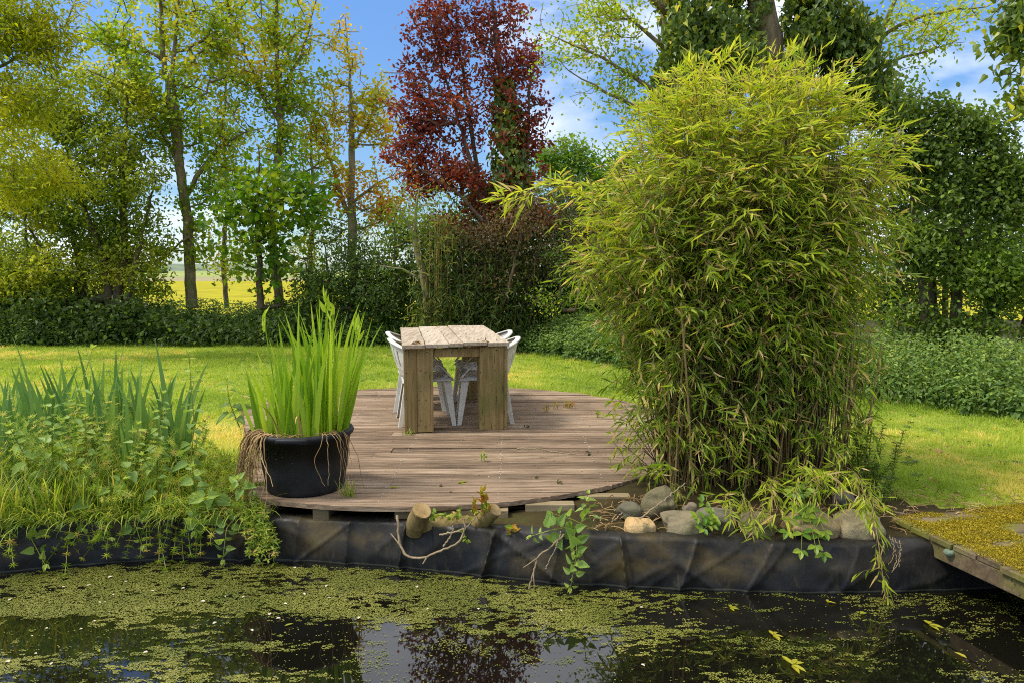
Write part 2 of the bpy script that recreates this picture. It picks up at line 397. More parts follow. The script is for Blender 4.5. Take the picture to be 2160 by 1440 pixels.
def limb_mesh(mb, pos, par, r, rng):
    n = len(pos); ch = [[] for _ in range(n)]
    for i, p in enumerate(par):
        if p >= 0: ch[p].append(i)
    used = np.zeros(n, bool)
    for s in range(n):
        if used[s]: continue
        chain = [s] if par[s] < 0 else [par[s], s]
        used[s] = True; c = s
        while ch[c]:
            nx = [k for k in ch[c] if not used[k]]
            if not nx: break
            c = max(nx, key=lambda k: r[k]); used[c] = True; chain.append(c)
        if len(chain) < 2: continue
        rr = r[chain].copy()
        if par[s] >= 0: rr[0] = min(rr[0], rr[1] * 1.25)
        mx = rr.max()
        mb.tube(pos[chain], rr, 10 if mx > .07 else 6 if mx > .025 else 4 if mx > .009 else 3, rng.random(), cap=False)
def tree(name, label, cat, base, trunks, cloud, rng, leaf, bark, per=8, L=.08, W=.6, tpl='oval', spread=.14, droop=.25, twig=.02,
         tintmap=None, bf=.25, low=.8, group=None, flat=.7, tip=.0045, crown='crown', skip=.0, cond=None):
    root = empty(name, base, label, cat, group)
    pos, par, r, nt = grow(trunks, cloud, rng, bf, low, tip)
    mb = MB(); limb_mesh(mb, pos, par, r, rng); mb.build('trunk', bark, root, smooth=True)
    idx = np.array([i for i in range(nt, len(pos)) if r[i] < twig and rng.random() > skip])
    if cond is not None: idx = idx[cond(pos[idx])]
    rep = np.repeat(idx, rng.poisson(per * rng.gamma(1.6, 1 / 1.6, len(idx))))
    u = rng.random(len(rep))[:, None]
    p = pos[par[rep]] * (1 - u) + pos[rep] * u + rng.normal(0, spread, (len(rep), 3)) * np.array([1, 1, .8])
    bd = unit(pos[rep] - pos[par[rep]])
    d = unit(bd * .5 + rng.normal(0, .75, (len(rep), 3)) + np.array([0, 0, -droop]))
    nn = unit(np.array([0, 0, flat]) + rng.normal(0, .6, (len(rep), 3)))
    cl = fbm(p[:, 0] * 1.3 + p[:, 1] * .7, p[:, 2] * 1.3, 5)          # whole sprays differ in leaf colour
    tint = np.clip(.25 + .8 * (cl - .5) * 1.6 + rng.normal(.22, .2, len(rep)), 0, 1)
    if tintmap is not None: tint = np.clip(tintmap(p, tint), 0, 1)
    lb = MB(); leaves(lb, p, d, nn, L * rng.uniform(.6, 1.25, len(rep)), L * W * rng.uniform(.7, 1.2, len(rep)), tpl, tint, rng.uniform(0, .35, len(rep)))
    lb.build(crown, leaf, root)
    return root, pos, par, r
def px_path(pts, Y, dy=None):
    return [P(p[0], p[1], (p[2] if len(p) > 2 else Y)) for p in pts]

# ================================================================== the setting
BANK = np.array([G(x, y, WATER)[:2] for x, y in [(-900, 1262), (-500, 1245), (-200, 1228), (0, 1212), (100, 1200), (250, 1188), (400, 1181), (540, 1184), (700, 1190),
                 (830, 1197), (1000, 1215), (1200, 1236), (1400, 1246), (1700, 1251), (2000, 1251), (2130, 1243), (2400, 1228), (2800, 1215)]])
def bank_y(x): return np.interp(x, BANK[:, 0], BANK[:, 1])
def bank_z(x):   # height of the liner's upper edge
    return np.interp(x, [-4, -2.7, -1.6, -1.2, .1, .5, .9, 1.6, 2.2, 3], [-.1, -.09, -.095, -.10, -.085, -.08, -.07, -.095, -.09, -.09])

def front(px, py, off=.05):          # a point hanging just clear of the liner's face
    Y = 4.0
    for _ in range(6):
        p = P(px, py, Y); Y = float(bank_y(p[0])) + .095 * float(np.clip((p[2] - WATER) / .26, 0, 1)) - .03 - off
    return P(px, py, Y)
def ground_z(x, y):
    s = y - bank_y(x)
    z = -.10 + .065 * np.clip((s - .12) / .7, 0, 1)
    r = np.where(x < -1.55 + (y - 4.35) * (-1.16 / 3.0) + .06, 9.0, np.hypot(x - DECK_C[0], y - DECK_C[1]))
    z = np.where(r < DECK_R - .04, np.where(y < 5.2, -.20, -.12), z)
    z = z + .012 * (fbm(x * 1.2, y * 1.2, 3) - .5) - .22 * np.clip((y - 17) / 8, 0, 1)
    inbed = np.exp(-(((x - 1.6) / .8) ** 2 + ((y - 4.9) / .5) ** 2)) * .05
    return z + inbed

def make_ground():
    xs = np.concatenate([[-4000, -1200, -300, -90, -40, -20, -12], np.linspace(-9, 9, 226), [12, 20, 40, 90, 300, 1200, 4000]])
    s1 = np.concatenate([np.arange(.17, 1.0, .06), np.arange(1.0, 6, .12), np.arange(6, 20, .4)])
    rows = [(-4000, -.05), (-60, -.05), (-2, -.05), (.2, -.05), (.3, -1.0)]
    Y, Z = [], []
    for y, z in rows: Y.append(np.full(len(xs), y)); Z.append(np.full(len(xs), z))
    b = bank_y(xs)
    Y.append(b + .16); Z.append(np.full(len(xs), -1.0))
    for s in s1:
        y = b + s; Y.append(y); Z.append(ground_z(xs, y))
    for y, z in [(27, -.26), (40, -.28), (70, -.3), (112, -.3), (113, -.3), (180, -.3), (181, -.3), (300, -.3), (700, -.3), (4000, -.3)]:
        Y.append(np.full(len(xs), float(y))); Z.append(np.full(len(xs), z))
    Y, Z = np.array(Y), np.array(Z); X = np.tile(xs, (len(Y), 1))
    V = np.stack([X, Y, Z], -1).reshape(-1, 3); nr, nc = X.shape
    i = np.arange(nr - 1)[:, None] * nc; j = np.arange(nc - 1)[None]
    q = np.stack([i + j, i + j + 1, i + nc + j + 1, i + nc + j], -1).reshape(-1, 4)
    cy_ = V[q].mean(1); mi = np.zeros(len(q), int)
    mi[(cy_[:, 1] < .35) | ((cy_[:, 2] < -.35) & (cy_[:, 1] < 5))] = 1
    cx_ = V[q].mean(1)[:, 0]; sb_ = cy_[:, 1] - bank_y(cx_); dr_ = np.where(cx_ < -1.55 + (cy_[:, 1] - 4.35) * (-1.16 / 3.0), 9., np.hypot(cx_ - DECK_C[0], cy_[:, 1] - DECK_C[1]))
    mi[(cy_[:, 1] > 14.2) | ((sb_ < .42 + .25 * vnoise(cx_ * 4, cy_[:, 1] * 4, 2)) & (np.abs(cx_) < 9)) | (dr_ < DECK_R - .05) | ((np.abs(cx_ - 1.35) < 1.05) & (cy_[:, 1] < 5.3))] = 1
    mi[cy_[:, 1] > 24] = 2; mi[cy_[:, 1] > 112.5] = 3; mi[cy_[:, 1] > 180.5] = 4
    # lawn soil and thatch
    t = NT('lawn'); n1 = t.noise(1.1, 6, .6); n2 = t.noise(45, 4, .7)
    c = t.ramp(n1, [(.3, lin(116, 136, 44)), (.55, lin(140, 154, 56)), (.75, lin(164, 160, 76))])
    c = t.mix(t.ramp(n2, [(.45, (0, 0, 0)), (.75, (.5, .5, .5))]), c, lin(112, 96, 58))
    lawn = t.done(t.pbr(c, .95, .1, t.bump(n2, .6, .02)))
    t = NT('soil'); n1 = t.noise(2.2, 8, .65)
    soil = t.done(t.pbr(t.ramp(n1, [(.3, lin(40, 34, 22)), (.6, lin(66, 58, 34)), (.8, lin(76, 84, 34))]), .95, .1, t.bump(n1, .8, .04)))
    t = NT('rapeseed'); n1 = t.noise(.35, 8, .7)
    rape = t.done(t.pbr(t.ramp(n1, [(.3, lin(128, 124, 20)), (.55, lin(164, 154, 20)), (.8, lin(182, 170, 34))]), .9, .1))
    t = NT('ploughed'); n1 = t.noise(.05, 6, .6)
    plo = t.done(t.pbr(t.ramp(n1, [(.3, lin(132, 128, 84)), (.7, lin(160, 146, 112))]), .95, .1))
    t = NT('pasture'); n1 = t.noise(.01, 6, .6)
    pas = t.done(t.pbr(t.ramp(n1, [(.3, lin(120, 136, 66)), (.7, lin(160, 164, 96))]), .95, .1))
    mb = MB(); mb.add(V, np.full(len(q), 4), q.ravel(), .5, mi)
    tag(mb.build('ground', [lawn, soil, rape, plo, pas], smooth=True), kind='structure')
make_ground()

def make_hills():
    rng = np.random.default_rng(5)
    x = np.linspace(-1800, 1800, 300); h = 4 + 9 * fbm(x / 220, x * 0, 8, 5)
    rows = [(1000, -.4 + 0 * h), (1060, h * .8), (1100, h), (1300, h * .6), (1500, -.4 + 0 * h)]
    V = np.concatenate([np.stack([x, np.full_like(x, y), z], 1) for y, z in rows]); nc = len(x)
    F_ = [(r * nc + j, r * nc + j + 1, (r + 1) * nc + j + 1, (r + 1) * nc + j) for r in range(4) for j in range(nc - 1)]
    t = NT('hills'); n = t.noise(.03, 6, .6)
    m = t.done(t.pbr(t.ramp(n, [(.35, lin(98, 112, 92)), (.65, lin(128, 138, 112))]), .95, .1))
    mb = MB(); mb.faces(V, F_); tag(mb.build('hills', m, smooth=True), kind='structure')
make_hills()

def make_water():
    t = NT('pond_water'); n = t.noise(3, 3)
    m = t.done(t.pbr(lin(16, 15, 10), .015, .5, t.bump(n, .012, .02), ior=1.6))
    xs = np.linspace(-6, 6, 25); V, F_ = [], []
    for k, x in enumerate(xs): V += [(x, .28, WATER), (x, float(bank_y(x)) + .03, WATER)]
    for k in range(len(xs) - 1): F_.append((2 * k, 2 * k + 2, 2 * k + 3, 2 * k + 1))
    mb = MB(); mb.faces(V, F_); tag(mb.build('pond_water', m), kind='structure')
make_water()

# ------------------------------------------------------------------ pond liner
def make_liner():
    rng = np.random.default_rng(2)
    xs = np.linspace(-5, 4, 1500); rows = 40
    top = bank_z(xs); base = bank_y(xs)
    V = []
    folds = [(-2.05, .05, .030, .022), (-1.62, -.12, .035, .03), (-.98, .02, .02, .03), (-.66, .06, .03, .025), (-.18, .14, .04, .03), (.62, -.05, .035, .018),
             (.9, .18, .02, .05), (1.25, .3, .018, .07), (-1.3, .05, .015, .04), (.2, .12, .02, .05), (-2.6, 0, .03, .03), (1.75, .25, .012, .08), (-.42, -.08, .015, .03)]
    for k in range(rows):
        u = k / (rows - 1)                               # 0 under water .. 1 upper edge
        if u < .86:
            f = u / .86; z = -.55 + (top + .55) * f; y = base + .02 + .075 * np.clip(f, 0, 1) * np.clip((z - WATER) / .26, 0, 1.2)
        else:
            f = (u - .86) / .14; z = top + .012 * np.sin(f * math.pi) - .02 * f * f; y = base + .10 + .12 * f
        rid = lambda q: 1 - np.abs(2 * q - 1)
        d = .03 * (fbm(xs * 1.6, z * 3 + 7, 4) - .5) - .016 * rid(fbm(xs * 2.0 + z * 2.8, z * 1.6, 9, 2)) ** 9 - .010 * rid(fbm(xs * 3.4 - z * 5, z * 2, 19, 2)) ** 9
        for x0, sl, a, w in folds:
            e = (xs - x0 - sl * (z - WATER) * 2.2) / w
            d = d - 1.35 * a * np.exp(-np.abs(e) ** .85) * (np.where(e > 0, 1, .55)) * np.clip((z + .5) / .2, 0, 1) + .4 * a * np.exp(-((e - 1.6) / 1.1) ** 2)
        amp = 1 if u < .86 else 1 - f * .6
        V.append(np.stack([xs, y + d * amp, z], 1))
    V = np.concatenate(V); nc = len(xs)
    i = np.arange(rows - 1)[:, None] * nc; j = np.arange(nc - 1)[None]
    q = np.stack([i + j, i + j + 1, i + nc + j + 1, i + nc + j], -1).reshape(-1, 4)
    t = NT('pond_liner'); n1 = t.noise(2.3, 6, .6, (1, 1, 1.6)); n2 = t.noise(60, 4, .7)
    c = t.ramp(n1, [(.36, lin(27, 25, 22)), (.52, lin(42, 38, 31)), (.64, lin(76, 64, 38)), (.78, lin(98, 92, 48))])
    # a dried tide line: the lowest hand's breadth stays black
    tc = t.n('ShaderNodeTexCoord'); sp = t.n('ShaderNodeSeparateXYZ'); t.l(tc.outputs['Object'], sp.inputs[0])
    zz = t.math('ADD', sp.outputs['Z'], t.math('MULTIPLY', t.noise(4, 6, .65), .16))
    c = t.mix(t.ramp(t.math('MULTIPLY', zz, 3.2), [(.30, (1, 1, 1)), (.72, (0, 0, 0))]), c, lin(17, 17, 18))
    c = t.mix(t.ramp(n2, [(.62, (0, 0, 0)), (.8, (.25, .25, .25))]), c, lin(110, 106, 94))
    lv = t.math('ABSOLUTE', t.math('SUBTRACT', t.math('ADD', sp.outputs['Z'], t.math('MULTIPLY', t.noise(9, 3), .012)), .016))
    c = t.mix(t.ramp(t.math('MULTIPLY', lv, 60.0), [(.10, (.28, .28, .28)), (.35, (0, 0, 0))]), c, lin(104, 104, 78))
    mud = t.noise(13, 7, .72, (1, 1, .35)); c = t.mix(t.ramp(mud, [(.56, (0, 0, 0)), (.72, (.32, .32, .32))]), c, lin(96, 90, 66))
    wr = t.noise(6, 6, .6, (1, 1, .4), dist=1.2)
    m = t.done(t.pbr(c, t.ramp(mud, [(.4, (.38, .38, .38)), (.65, (.75, .75, .75))]), .3, t.bump(t.math('ADD', t.math('MULTIPLY', n2, .12), wr), .35, .02)))
    mb = MB(); mb.add(V, np.full(len(q), 4), q.ravel())
    o = mb.build('pond_liner', m, smooth=True, loc=(0, 4.2, WATER))
    tag(o, 'black rubber pond liner hanging in creased folds along the bank', 'pond liner')
make_liner()

# ------------------------------------------------------------------ duckweed, petals and leaves on the water
def make_duckweed():
    rng = np.random.default_rng(11); N = 800000
    y = rng.uniform(1.6, 4.4, N); x = rng.uniform(-1, 1, N) * (.75 * y + .25)
    b = bank_y(x)
    # where the mat is thick: a band off the bank, fading to the right and towards the viewer
    band = np.clip((b - y) / .10, 0, 1) * np.exp(-(np.maximum(0, (b - y) - .42 - .10 * (x < -.4)) / .17) ** 2)
    right = 1 / (1 + np.exp((x - .72) / .16)); left = np.clip((x + 3.4) / .5, .3, 1)
    near = .62 * np.exp(-((x + 1.75) / .75) ** 2) * (y < 3.75)
    g = band * right * left * 1.0 + near * .62 + .20 * np.exp(-((x - 1.6) / 1.3) ** 2) * (y < 3.9)
    n = fbm(x * 3.2, y * 8, 21, 5); n2 = fbm(x * 20, y * 52, 22, 4)
    dens = np.clip((g * .95 + (n - .5) * 2.9 + (n2 - .5) * 2.6 - .50) * 4.0, 0, 1) * np.clip(g * 5, 0, 1)
    dens = np.maximum(dens * np.clip(1.15 - .6 * (x > .9), 0, 1), .008 * (1 + 1.2 * (x < 0)) * (n2 > .42))
    k = (rng.random(N) < dens) & (y < b - .005)
    x, y = x[k], y[k]; n_ = len(x); r = rng.uniform(.0013, .0034, n_) * np.where(rng.random(n_) < .03, 1.7, 1)
    th = rng.uniform(0, 6.28, n_)[:, None] + np.arange(5)[None] * 1.2566
    V = np.stack([x[:, None] + r[:, None] * 1.25 * np.cos(th), y[:, None] + r[:, None] * np.sin(th), WATER + .0015 + rng.uniform(0, .003, n_)[:, None] + 0 * th], -1)
    V[:, :, 2] += rng.normal(0, .0005, (n_, 5))
    cl = fbm(x * 4, y * 4, 31)
    mb = MB(); mb.add(V.reshape(-1, 3), np.full(n_, 5), np.arange(n_ * 5), np.repeat(np.clip(.1 + cl * .9 - .2 + rng.uniform(-.2, .3, n_), 0, 1), 5))
    tag(mb.build('duckweed', M['duckweed']), 'yellow-green duckweed and specks spread over the dark pond', 'duckweed', kind='stuff')
make_duckweed()

def flat_leaf(name, x, y, z, size, w, rot, tpl, mat, label, cat, group, rng, n=1, tint=.5):
    mb = MB()
    for k in range(n):
        a = rot + (k - (n - 1) / 2) * .75 + (rng.normal(0, .15) if n > 1 else 0)
        leaves(mb, np.array([[0, 0, .002 + .001 * k]]), np.array([[math.cos(a), math.sin(a), .03]]), np.array([[0, 0, 1.0]]), size * (1 if n == 1 else rng.uniform(.8, 1.1)), size * w, tpl, tint, rng.uniform(0, .12))
    for V in mb.V: V += np.array([x, y, z])
    return tag(mb.build(name, mat, loc=(x, y, z)), label, cat, group)
_r = np.random.default_rng(77)
PETALS = [(18, 1266), (130, 1238), (183, 1235), (228, 1218), (240, 1255), (212, 1271), (222, 1267), (100, 1325), (167, 1327), (325, 1246), (432, 1268), (475, 1256), (515, 1256), (598, 1272),
          (570, 1292), (582, 1304), (457, 1311), (530, 1327), (106, 1402), (20, 1396), (78, 1378), (70, 1341), (690, 1233), (690, 1260), (1069, 1253), (622, 1195), (312, 1375), (1184, 1288), (1350, 1281),
          (1352, 1400), (200, 1310), (390, 1240), (640, 1250), (760, 1300), (900, 1285), (270, 1225), (880, 1235), (1010, 1285)]
for k, (px, py) in enumerate(PETALS):
    g = G(px, py, WATER + .004)
    flat_leaf('petal', g[0], g[1], WATER + .004, _r.uniform(.013, .027), _r.uniform(.45, .8), _r.uniform(0, 6.3), 'oval', M['petal'], 'small white petal floating among the duckweed on the pond', 'petal', 'white petals on the pond', _r, tint=_r.random())
FLOAT = [(1670, 1402, 'yellow-green leaf cluster floating nearest the bottom edge of the pond', 5, .07), (1960, 1318, 'yellow-green leaf spray floating below the hanging bamboo tip, right part of the pond', 5, .06),
         (1630, 1340, 'long yellow leaf spray floating in dark water below the stones', 5, .055), (1540, 1282, 'faded leaf spray floating just off the black liner', 4, .045),
         (1745, 1270, 'small yellow leaf clump floating close under the liner', 3, .045), (1815, 1295, 'thin yellow leaf floating left of the hanging bamboo tip', 2, .05),
         (600, 1320, 'single green leaf lying on the duckweed', 1, .045), (2040, 1388, 'single pale leaf floating at the lower right of the pond', 1, .06),
         (210, 1375, 'single yellow leaf floating at the lower left of the pond', 1, .04)]
for px, py, lab, n, s in FLOAT:
    g = G(px, py, WATER + .005)
    flat_leaf('floating_leaf', g[0], g[1], WATER + .005, s, .34, _r.uniform(-.5, .5) + (0 if n > 1 else _r.uniform(0, 3)), 'oval', M['floatleaf'], lab, 'leaf', 'fallen leaves on the pond', _r, n, .3 + .5 * _r.random())

# ------------------------------------------------------------------ round deck
W_DECK = wood_mat('deck_wood', [(.26, lin(56, 46, 36)), (.40, lin(108, 89, 70)), (.55, lin(146, 123, 99)), (.74, lin(182, 162, 136))], (.14, 3.2, 2.2), bump=.6, tintamt=.16, off=-.08, gscale=14)
W_SUPPORT = wood_mat('support_wood', [(.2, lin(86, 74, 52)), (.5, lin(128, 112, 82)), (.8, lin(156, 140, 108))], (.3, 2, 2), lin(96, 96, 52))
def make_deck():
    rng = np.random.default_rng(3); cx, cy_ = DECK_C
    root = empty('deck', (cx, cy_, 0), 'round weathered timber deck of grooved planks beside the pond', 'deck')
    mb = MB(); pitch, gap, th = .145, .006, .028
    n = int(2 * DECK_R / pitch)
    for k in range(n + 1):
        y0 = -DECK_R + k * pitch; y1 = min(y0 + pitch - gap, DECK_R)
        if y1 - y0 < .03: continue
        # ribbed face: five shallow grooves per plank
        ny = 21; ys = np.linspace(y0, y1, ny); m = np.arange(ny) % 4
        zz = np.where(m == 0, -.0035, 0.0) + rng.normal(0, .0006) ; zz[0] = zz[-1] = -.004
        ext = np.sqrt(np.maximum(DECK_R ** 2 - ys ** 2, .0)) + rng.normal(0, .004, ny)
        cuts = [-1.0] + ([rng.uniform(-.5, .5)] if rng.random() < .25 and ext.max() > 1 else []) + [1.0]
        for a, b in zip(cuts[:-1], cuts[1:]):
            ns = 14; dz = rng.normal(0, .0022); tl = rng.normal(0, .002); tint = rng.random(); f = np.linspace(0, 1, ns)
            xa = np.maximum(-ext, (-1.55 + (ys + cy_ - 4.35) * (-1.16 / 3.0)) - cx + rng.normal(0, .006, ny)) if a == -1 else np.full(ny, a * 1.0 + .0015); xb = ext if b == 1 else np.full(ny, b * 1.0 - .0015)
            if (xb - xa).max() < .02: continue
            xb = np.maximum(xb, xa + .005)
            X = xa[:, None] + (xb - xa)[:, None] * f[None]
            wv = .003 * (vnoise(f * 4 + k * 7, f * 0, 3) - .5)
            T = np.stack([X, np.broadcast_to(ys[:, None], X.shape), zz[:, None] + dz + tl * (f[None] - .5) + wv[None]], -1)
            B = T.copy(); B[:, :, 2] = -th + dz
            V = np.concatenate([T.reshape(-1, 3), B.reshape(-1, 3)]) + np.array([cx, cy_, 0]); o = ny * ns
            i = np.arange(ny - 1)[:, None] * ns; j = np.arange(ns - 1)[None]
            q = np.stack([i + j, i + j + 1, i + ns + j + 1, i + ns + j], -1).reshape(-1, 4); qs = [q, q[:, ::-1] + o]
            j = np.arange(ns - 1); i = np.arange(ny - 1) * ns
            for e in (j, j + (ny - 1) * ns): qs.append(np.stack([e, e + 1, e + 1 + o, e + o], -1))
            for e in (i, i + ns - 1): qs.append(np.stack([e, e + ns, e + ns + o, e + o], -1))
            q = np.concatenate(qs)
            mb.add(V, np.full(len(q), 4), q.ravel(), tint)
    mb.build('planks', W_DECK, root)
    # nail rows over the bearers
    nb = MB()
    for xo in (-.78, -.1, .62, -1.5, 1.3):
        for k in range(n):
            for f in (.25, .72):
                y = -DECK_R + (k + f) * pitch
                if xo * xo + y * y < (DECK_R - .06) ** 2 and cx + xo > -1.45 + (y + cy_ - 4.35) * (-1.16 / 3.0):
                    nb.tube([(cx + xo + rng.normal(0, .006), cy_ + y, .0), (cx + xo, cy_ + y, .0022)], .0035, 5, rng.random())
    t = NT('nail'); tag(nb.build('nails', t.done(t.pbr(lin(190, 184, 172), .45, .5)), root), kind='stuff')
    def block(px0, px1, ytop, ybot, Y, dep=.12):
        a, b = P(px0, ytop, Y), P(px1, ybot, Y); bb = MB()
        z1 = min(a[2], -.0285); bb.box(((a[0] + b[0]) / 2, Y + dep / 2, (z1 + b[2]) / 2), (b[0] - a[0], dep, z1 - b[2]), 0, rng.random())
        bb.build('bearer', W_SUPPORT, root, bevel=.004)
    block(548, 571, 1065, 1094, 4.37, 3.4); block(659, 694, 1070, 1106, 4.30, 3.6)
    block(832, 1072, 1076, 1112, 4.275, .08); block(1108, 1212, 1062, 1094, 4.36, .08); block(1225, 1330, 1040, 1072, 4.52, .08)
make_deck()

# ------------------------------------------------------------------ table (long side runs away from the pond, turned a little left)
TROT = R_(8.9); TO = np.array([-.925, 6.16, 0.0]); TU = np.array([math.cos(TROT), math.sin(TROT), 0]); TV = np.array([-math.sin(TROT), math.cos(TROT), 0])
def tp(u, v, z=0): return TO + TU * u + TV * v + np.array([0, 0, z])
W_TOP = wood_mat('table_top_wood', [(.25, lin(116, 100, 80)), (.45, lin(164, 147, 124)), (.62, lin(188, 172, 150)), (.82, lin(206, 193, 174))], (3.0, .2, 3.0), bump=.35, stain=False, tintamt=.1, off=-.03, gscale=12)
W_LEG = wood_mat('table_leg_wood', [(.2, lin(98, 80, 48)), (.45, lin(140, 118, 76)), (.65, lin(162, 138, 94)), (.85, lin(178, 156, 112))], (3.2, 3.2, .2), lin(104, 106, 54), (.5, .72), stain=True, tintamt=.14, off=-.06, gscale=12)
def make_table():
    rng = np.random.default_rng(8); TH, TL, TW = .765, 1.88, .92
    root = empty('table', TO, 'rough wooden plank table with broad box legs on the round deck', 'table')
    mb = MB(); wd = [.20, .20, .115, .205, .20]; u = 0
    for k, w in enumerate(wd):
        c = tp(u + w / 2, TL / 2 + rng.normal(0, .012) + (-.02 if k == 2 else 0), TH - .016 + rng.normal(0, .004) + (.006 if k == 3 else 0))
        L = TL + .05 + rng.normal(0, .015); ny = 12
        v = np.linspace(-L / 2, L / 2, ny); wob = rng.normal(0, .0022, (ny, 2)); zz = rng.normal(0, .0025, ny).cumsum() * .6
        V = []
        for i in range(ny):
            for s, zt in ((-1, 1), (1, 1), (1, -1), (-1, -1)):
                q = c + TU * (s * (w / 2 - .003) + wob[i, (s + 1) // 2]) + TV * v[i] + np.array([0, 0, zt * .016 + zz[i] * .5]); V.append(q)
        Fc = [(4 * i + s, 4 * i + (s + 1) % 4, 4 * i + 4 + (s + 1) % 4, 4 * i + 4 + s) for i in range(ny - 1) for s in range(4)] + [(0, 3, 2, 1), tuple(4 * (ny - 1) + s for s in range(4))]
        mb.faces(V, Fc, rng.random()); u += w
    mb.build('table_top', W_TOP, root, bevel=.003)
    def legs(parts, name='leg'):
        b = MB()
        for (u0, u1, v0, v1) in parts:
            c = tp((u0 + u1) / 2, (v0 + v1) / 2, (TH - .034) / 2 + .002)
            b.box(c, (u1 - u0, v1 - v0, TH - .036 - rng.uniform(0, .006)), TROT, rng.random(), jit=.0015, rng=rng)
        b.build(name, W_LEG, root, bevel=.004)
    for v in (0.02, TL - .30):
        f = 1 if v < .5 else -1
        legs([(.015, .125, v, v + .032), (.128, .24, v + .002, v + .034), (.24, .262, v, v + .20), (.018, .05, v + .036, v + .26), (.05, .238, v + .21, v + .242)])
        legs([(.66, .68, v + .036, v + .2), (.66, .868, v, v + .034), (.871, .90, v, v + .24), (.68, .868, v + .21, v + .24)])
    b = MB()
    b.box(tp(.46, .06, TH - .085), (.395, .03, .07), TROT, .7); b.build('apron', W_LEG, root, bevel=.003)
    for u0 in (.035, .885):
        b = MB(); b.box(tp(u0, TL / 2, TH - .085), (.028, TL - .62, .085), TROT, .5); b.build('apron', W_LEG, root, bevel=.003)
    b = MB(); b.box(tp(.46, TL - .06, TH - .085), (.395, .03, .07), TROT, .6); b.build('apron', W_LEG, root, bevel=.003)
    nb = MB()
    for u0 in (.035, .15, .20, .67, .80, .885):
        for z0 in (.05, .30, .52, .70):
            for dz in ((0,) if rng.random() < .6 else (0, .06)):
                q = tp(u0 + rng.normal(0, .006), .0195 if u0 < .9 else 0, z0 + dz + rng.normal(0, .01)); nb.tube([q + TV * .004, q - TV * .0015], .0042, 6, .5)
    t = NT('rusty_nail'); tag(nb.build('nails', t.done(t.pbr(lin(44, 34, 28), .7, .3)), root), kind='stuff')
    # dead leaf scraps on the table's front edge
    for (u0, v0, lab) in ((.12, .03, 'curled dead brown leaf lying on the left front corner of the table'), (.70, .03, 'small dead brown leaf lying on the right front of the table')):
        lb = MB(); n = 9; p0 = tp(u0, v0, TH + .004)
        leaves(lb, p0 + rng.normal(0, .012, (n, 3)) * np.array([1, 1, .3]) + np.array([0, 0, .006]), rng.normal(size=(n, 3)) * np.array([1, 1, .4]), rng.normal(size=(n, 3)) + np.array([0, 0, 1]), .045, .018, 'oval', rng.random(n) * .4, .5)
        tag(lb.build('dead_leaf', M['straw'], loc=p0), lab, 'leaf')
make_table()

# ------------------------------------------------------------------ white plastic armchairs
def _plastic():
    t = NT('white_plastic'); n = t.noise(9, 5, .6); n2 = t.noise(70, 3, .6)
    c = t.ramp(n, [(.3, lin(204, 199, 186)), (.7, lin(230, 226, 216))])
    c = t.mix(t.ramp(n2, [(.62, (0, 0, 0)), (.75, (.5, .5, .5))]), c, lin(150, 144, 126))
    return t.done(t.pbr(c, .42, .45))
M['plastic'] = _plastic()
def strip(mb, pts, wdir, w, th):     # rounded flat bar swept along pts; wdir is the width direction at each point
    pts = np.asarray(pts, float); n = len(pts); tan = unit(np.gradient(pts, axis=0)); wdir = unit(np.broadcast_to(wdir, pts.shape)); nn = unit(np.cross(tan, wdir)); wdir = np.cross(nn, tan)
    w = np.broadcast_to(np.asarray(w, float), (n,)); th = np.broadcast_to(np.asarray(th, float), (n,))
    prof = [(-.5, -.2), (-.42, .35), (-.2, .5), (.2, .5), (.42, .35), (.5, -.2), (.44, -.5), (.3, -.1), (-.3, -.1), (-.44, -.5)]; k = len(prof)
    V = [pts[i] + wdir[i] * a * w[i] + nn[i] * b * th[i] for i in range(n) for a, b in prof]
    Fc = [(k * i + s, k * i + (s + 1) % k, k * i + k + (s + 1) % k, k * i + k + s) for i in range(n - 1) for s in range(k)] + [tuple(range(k))[::-1], tuple(k * (n - 1) + s for s in range(k))]
    mb.faces(V, Fc)
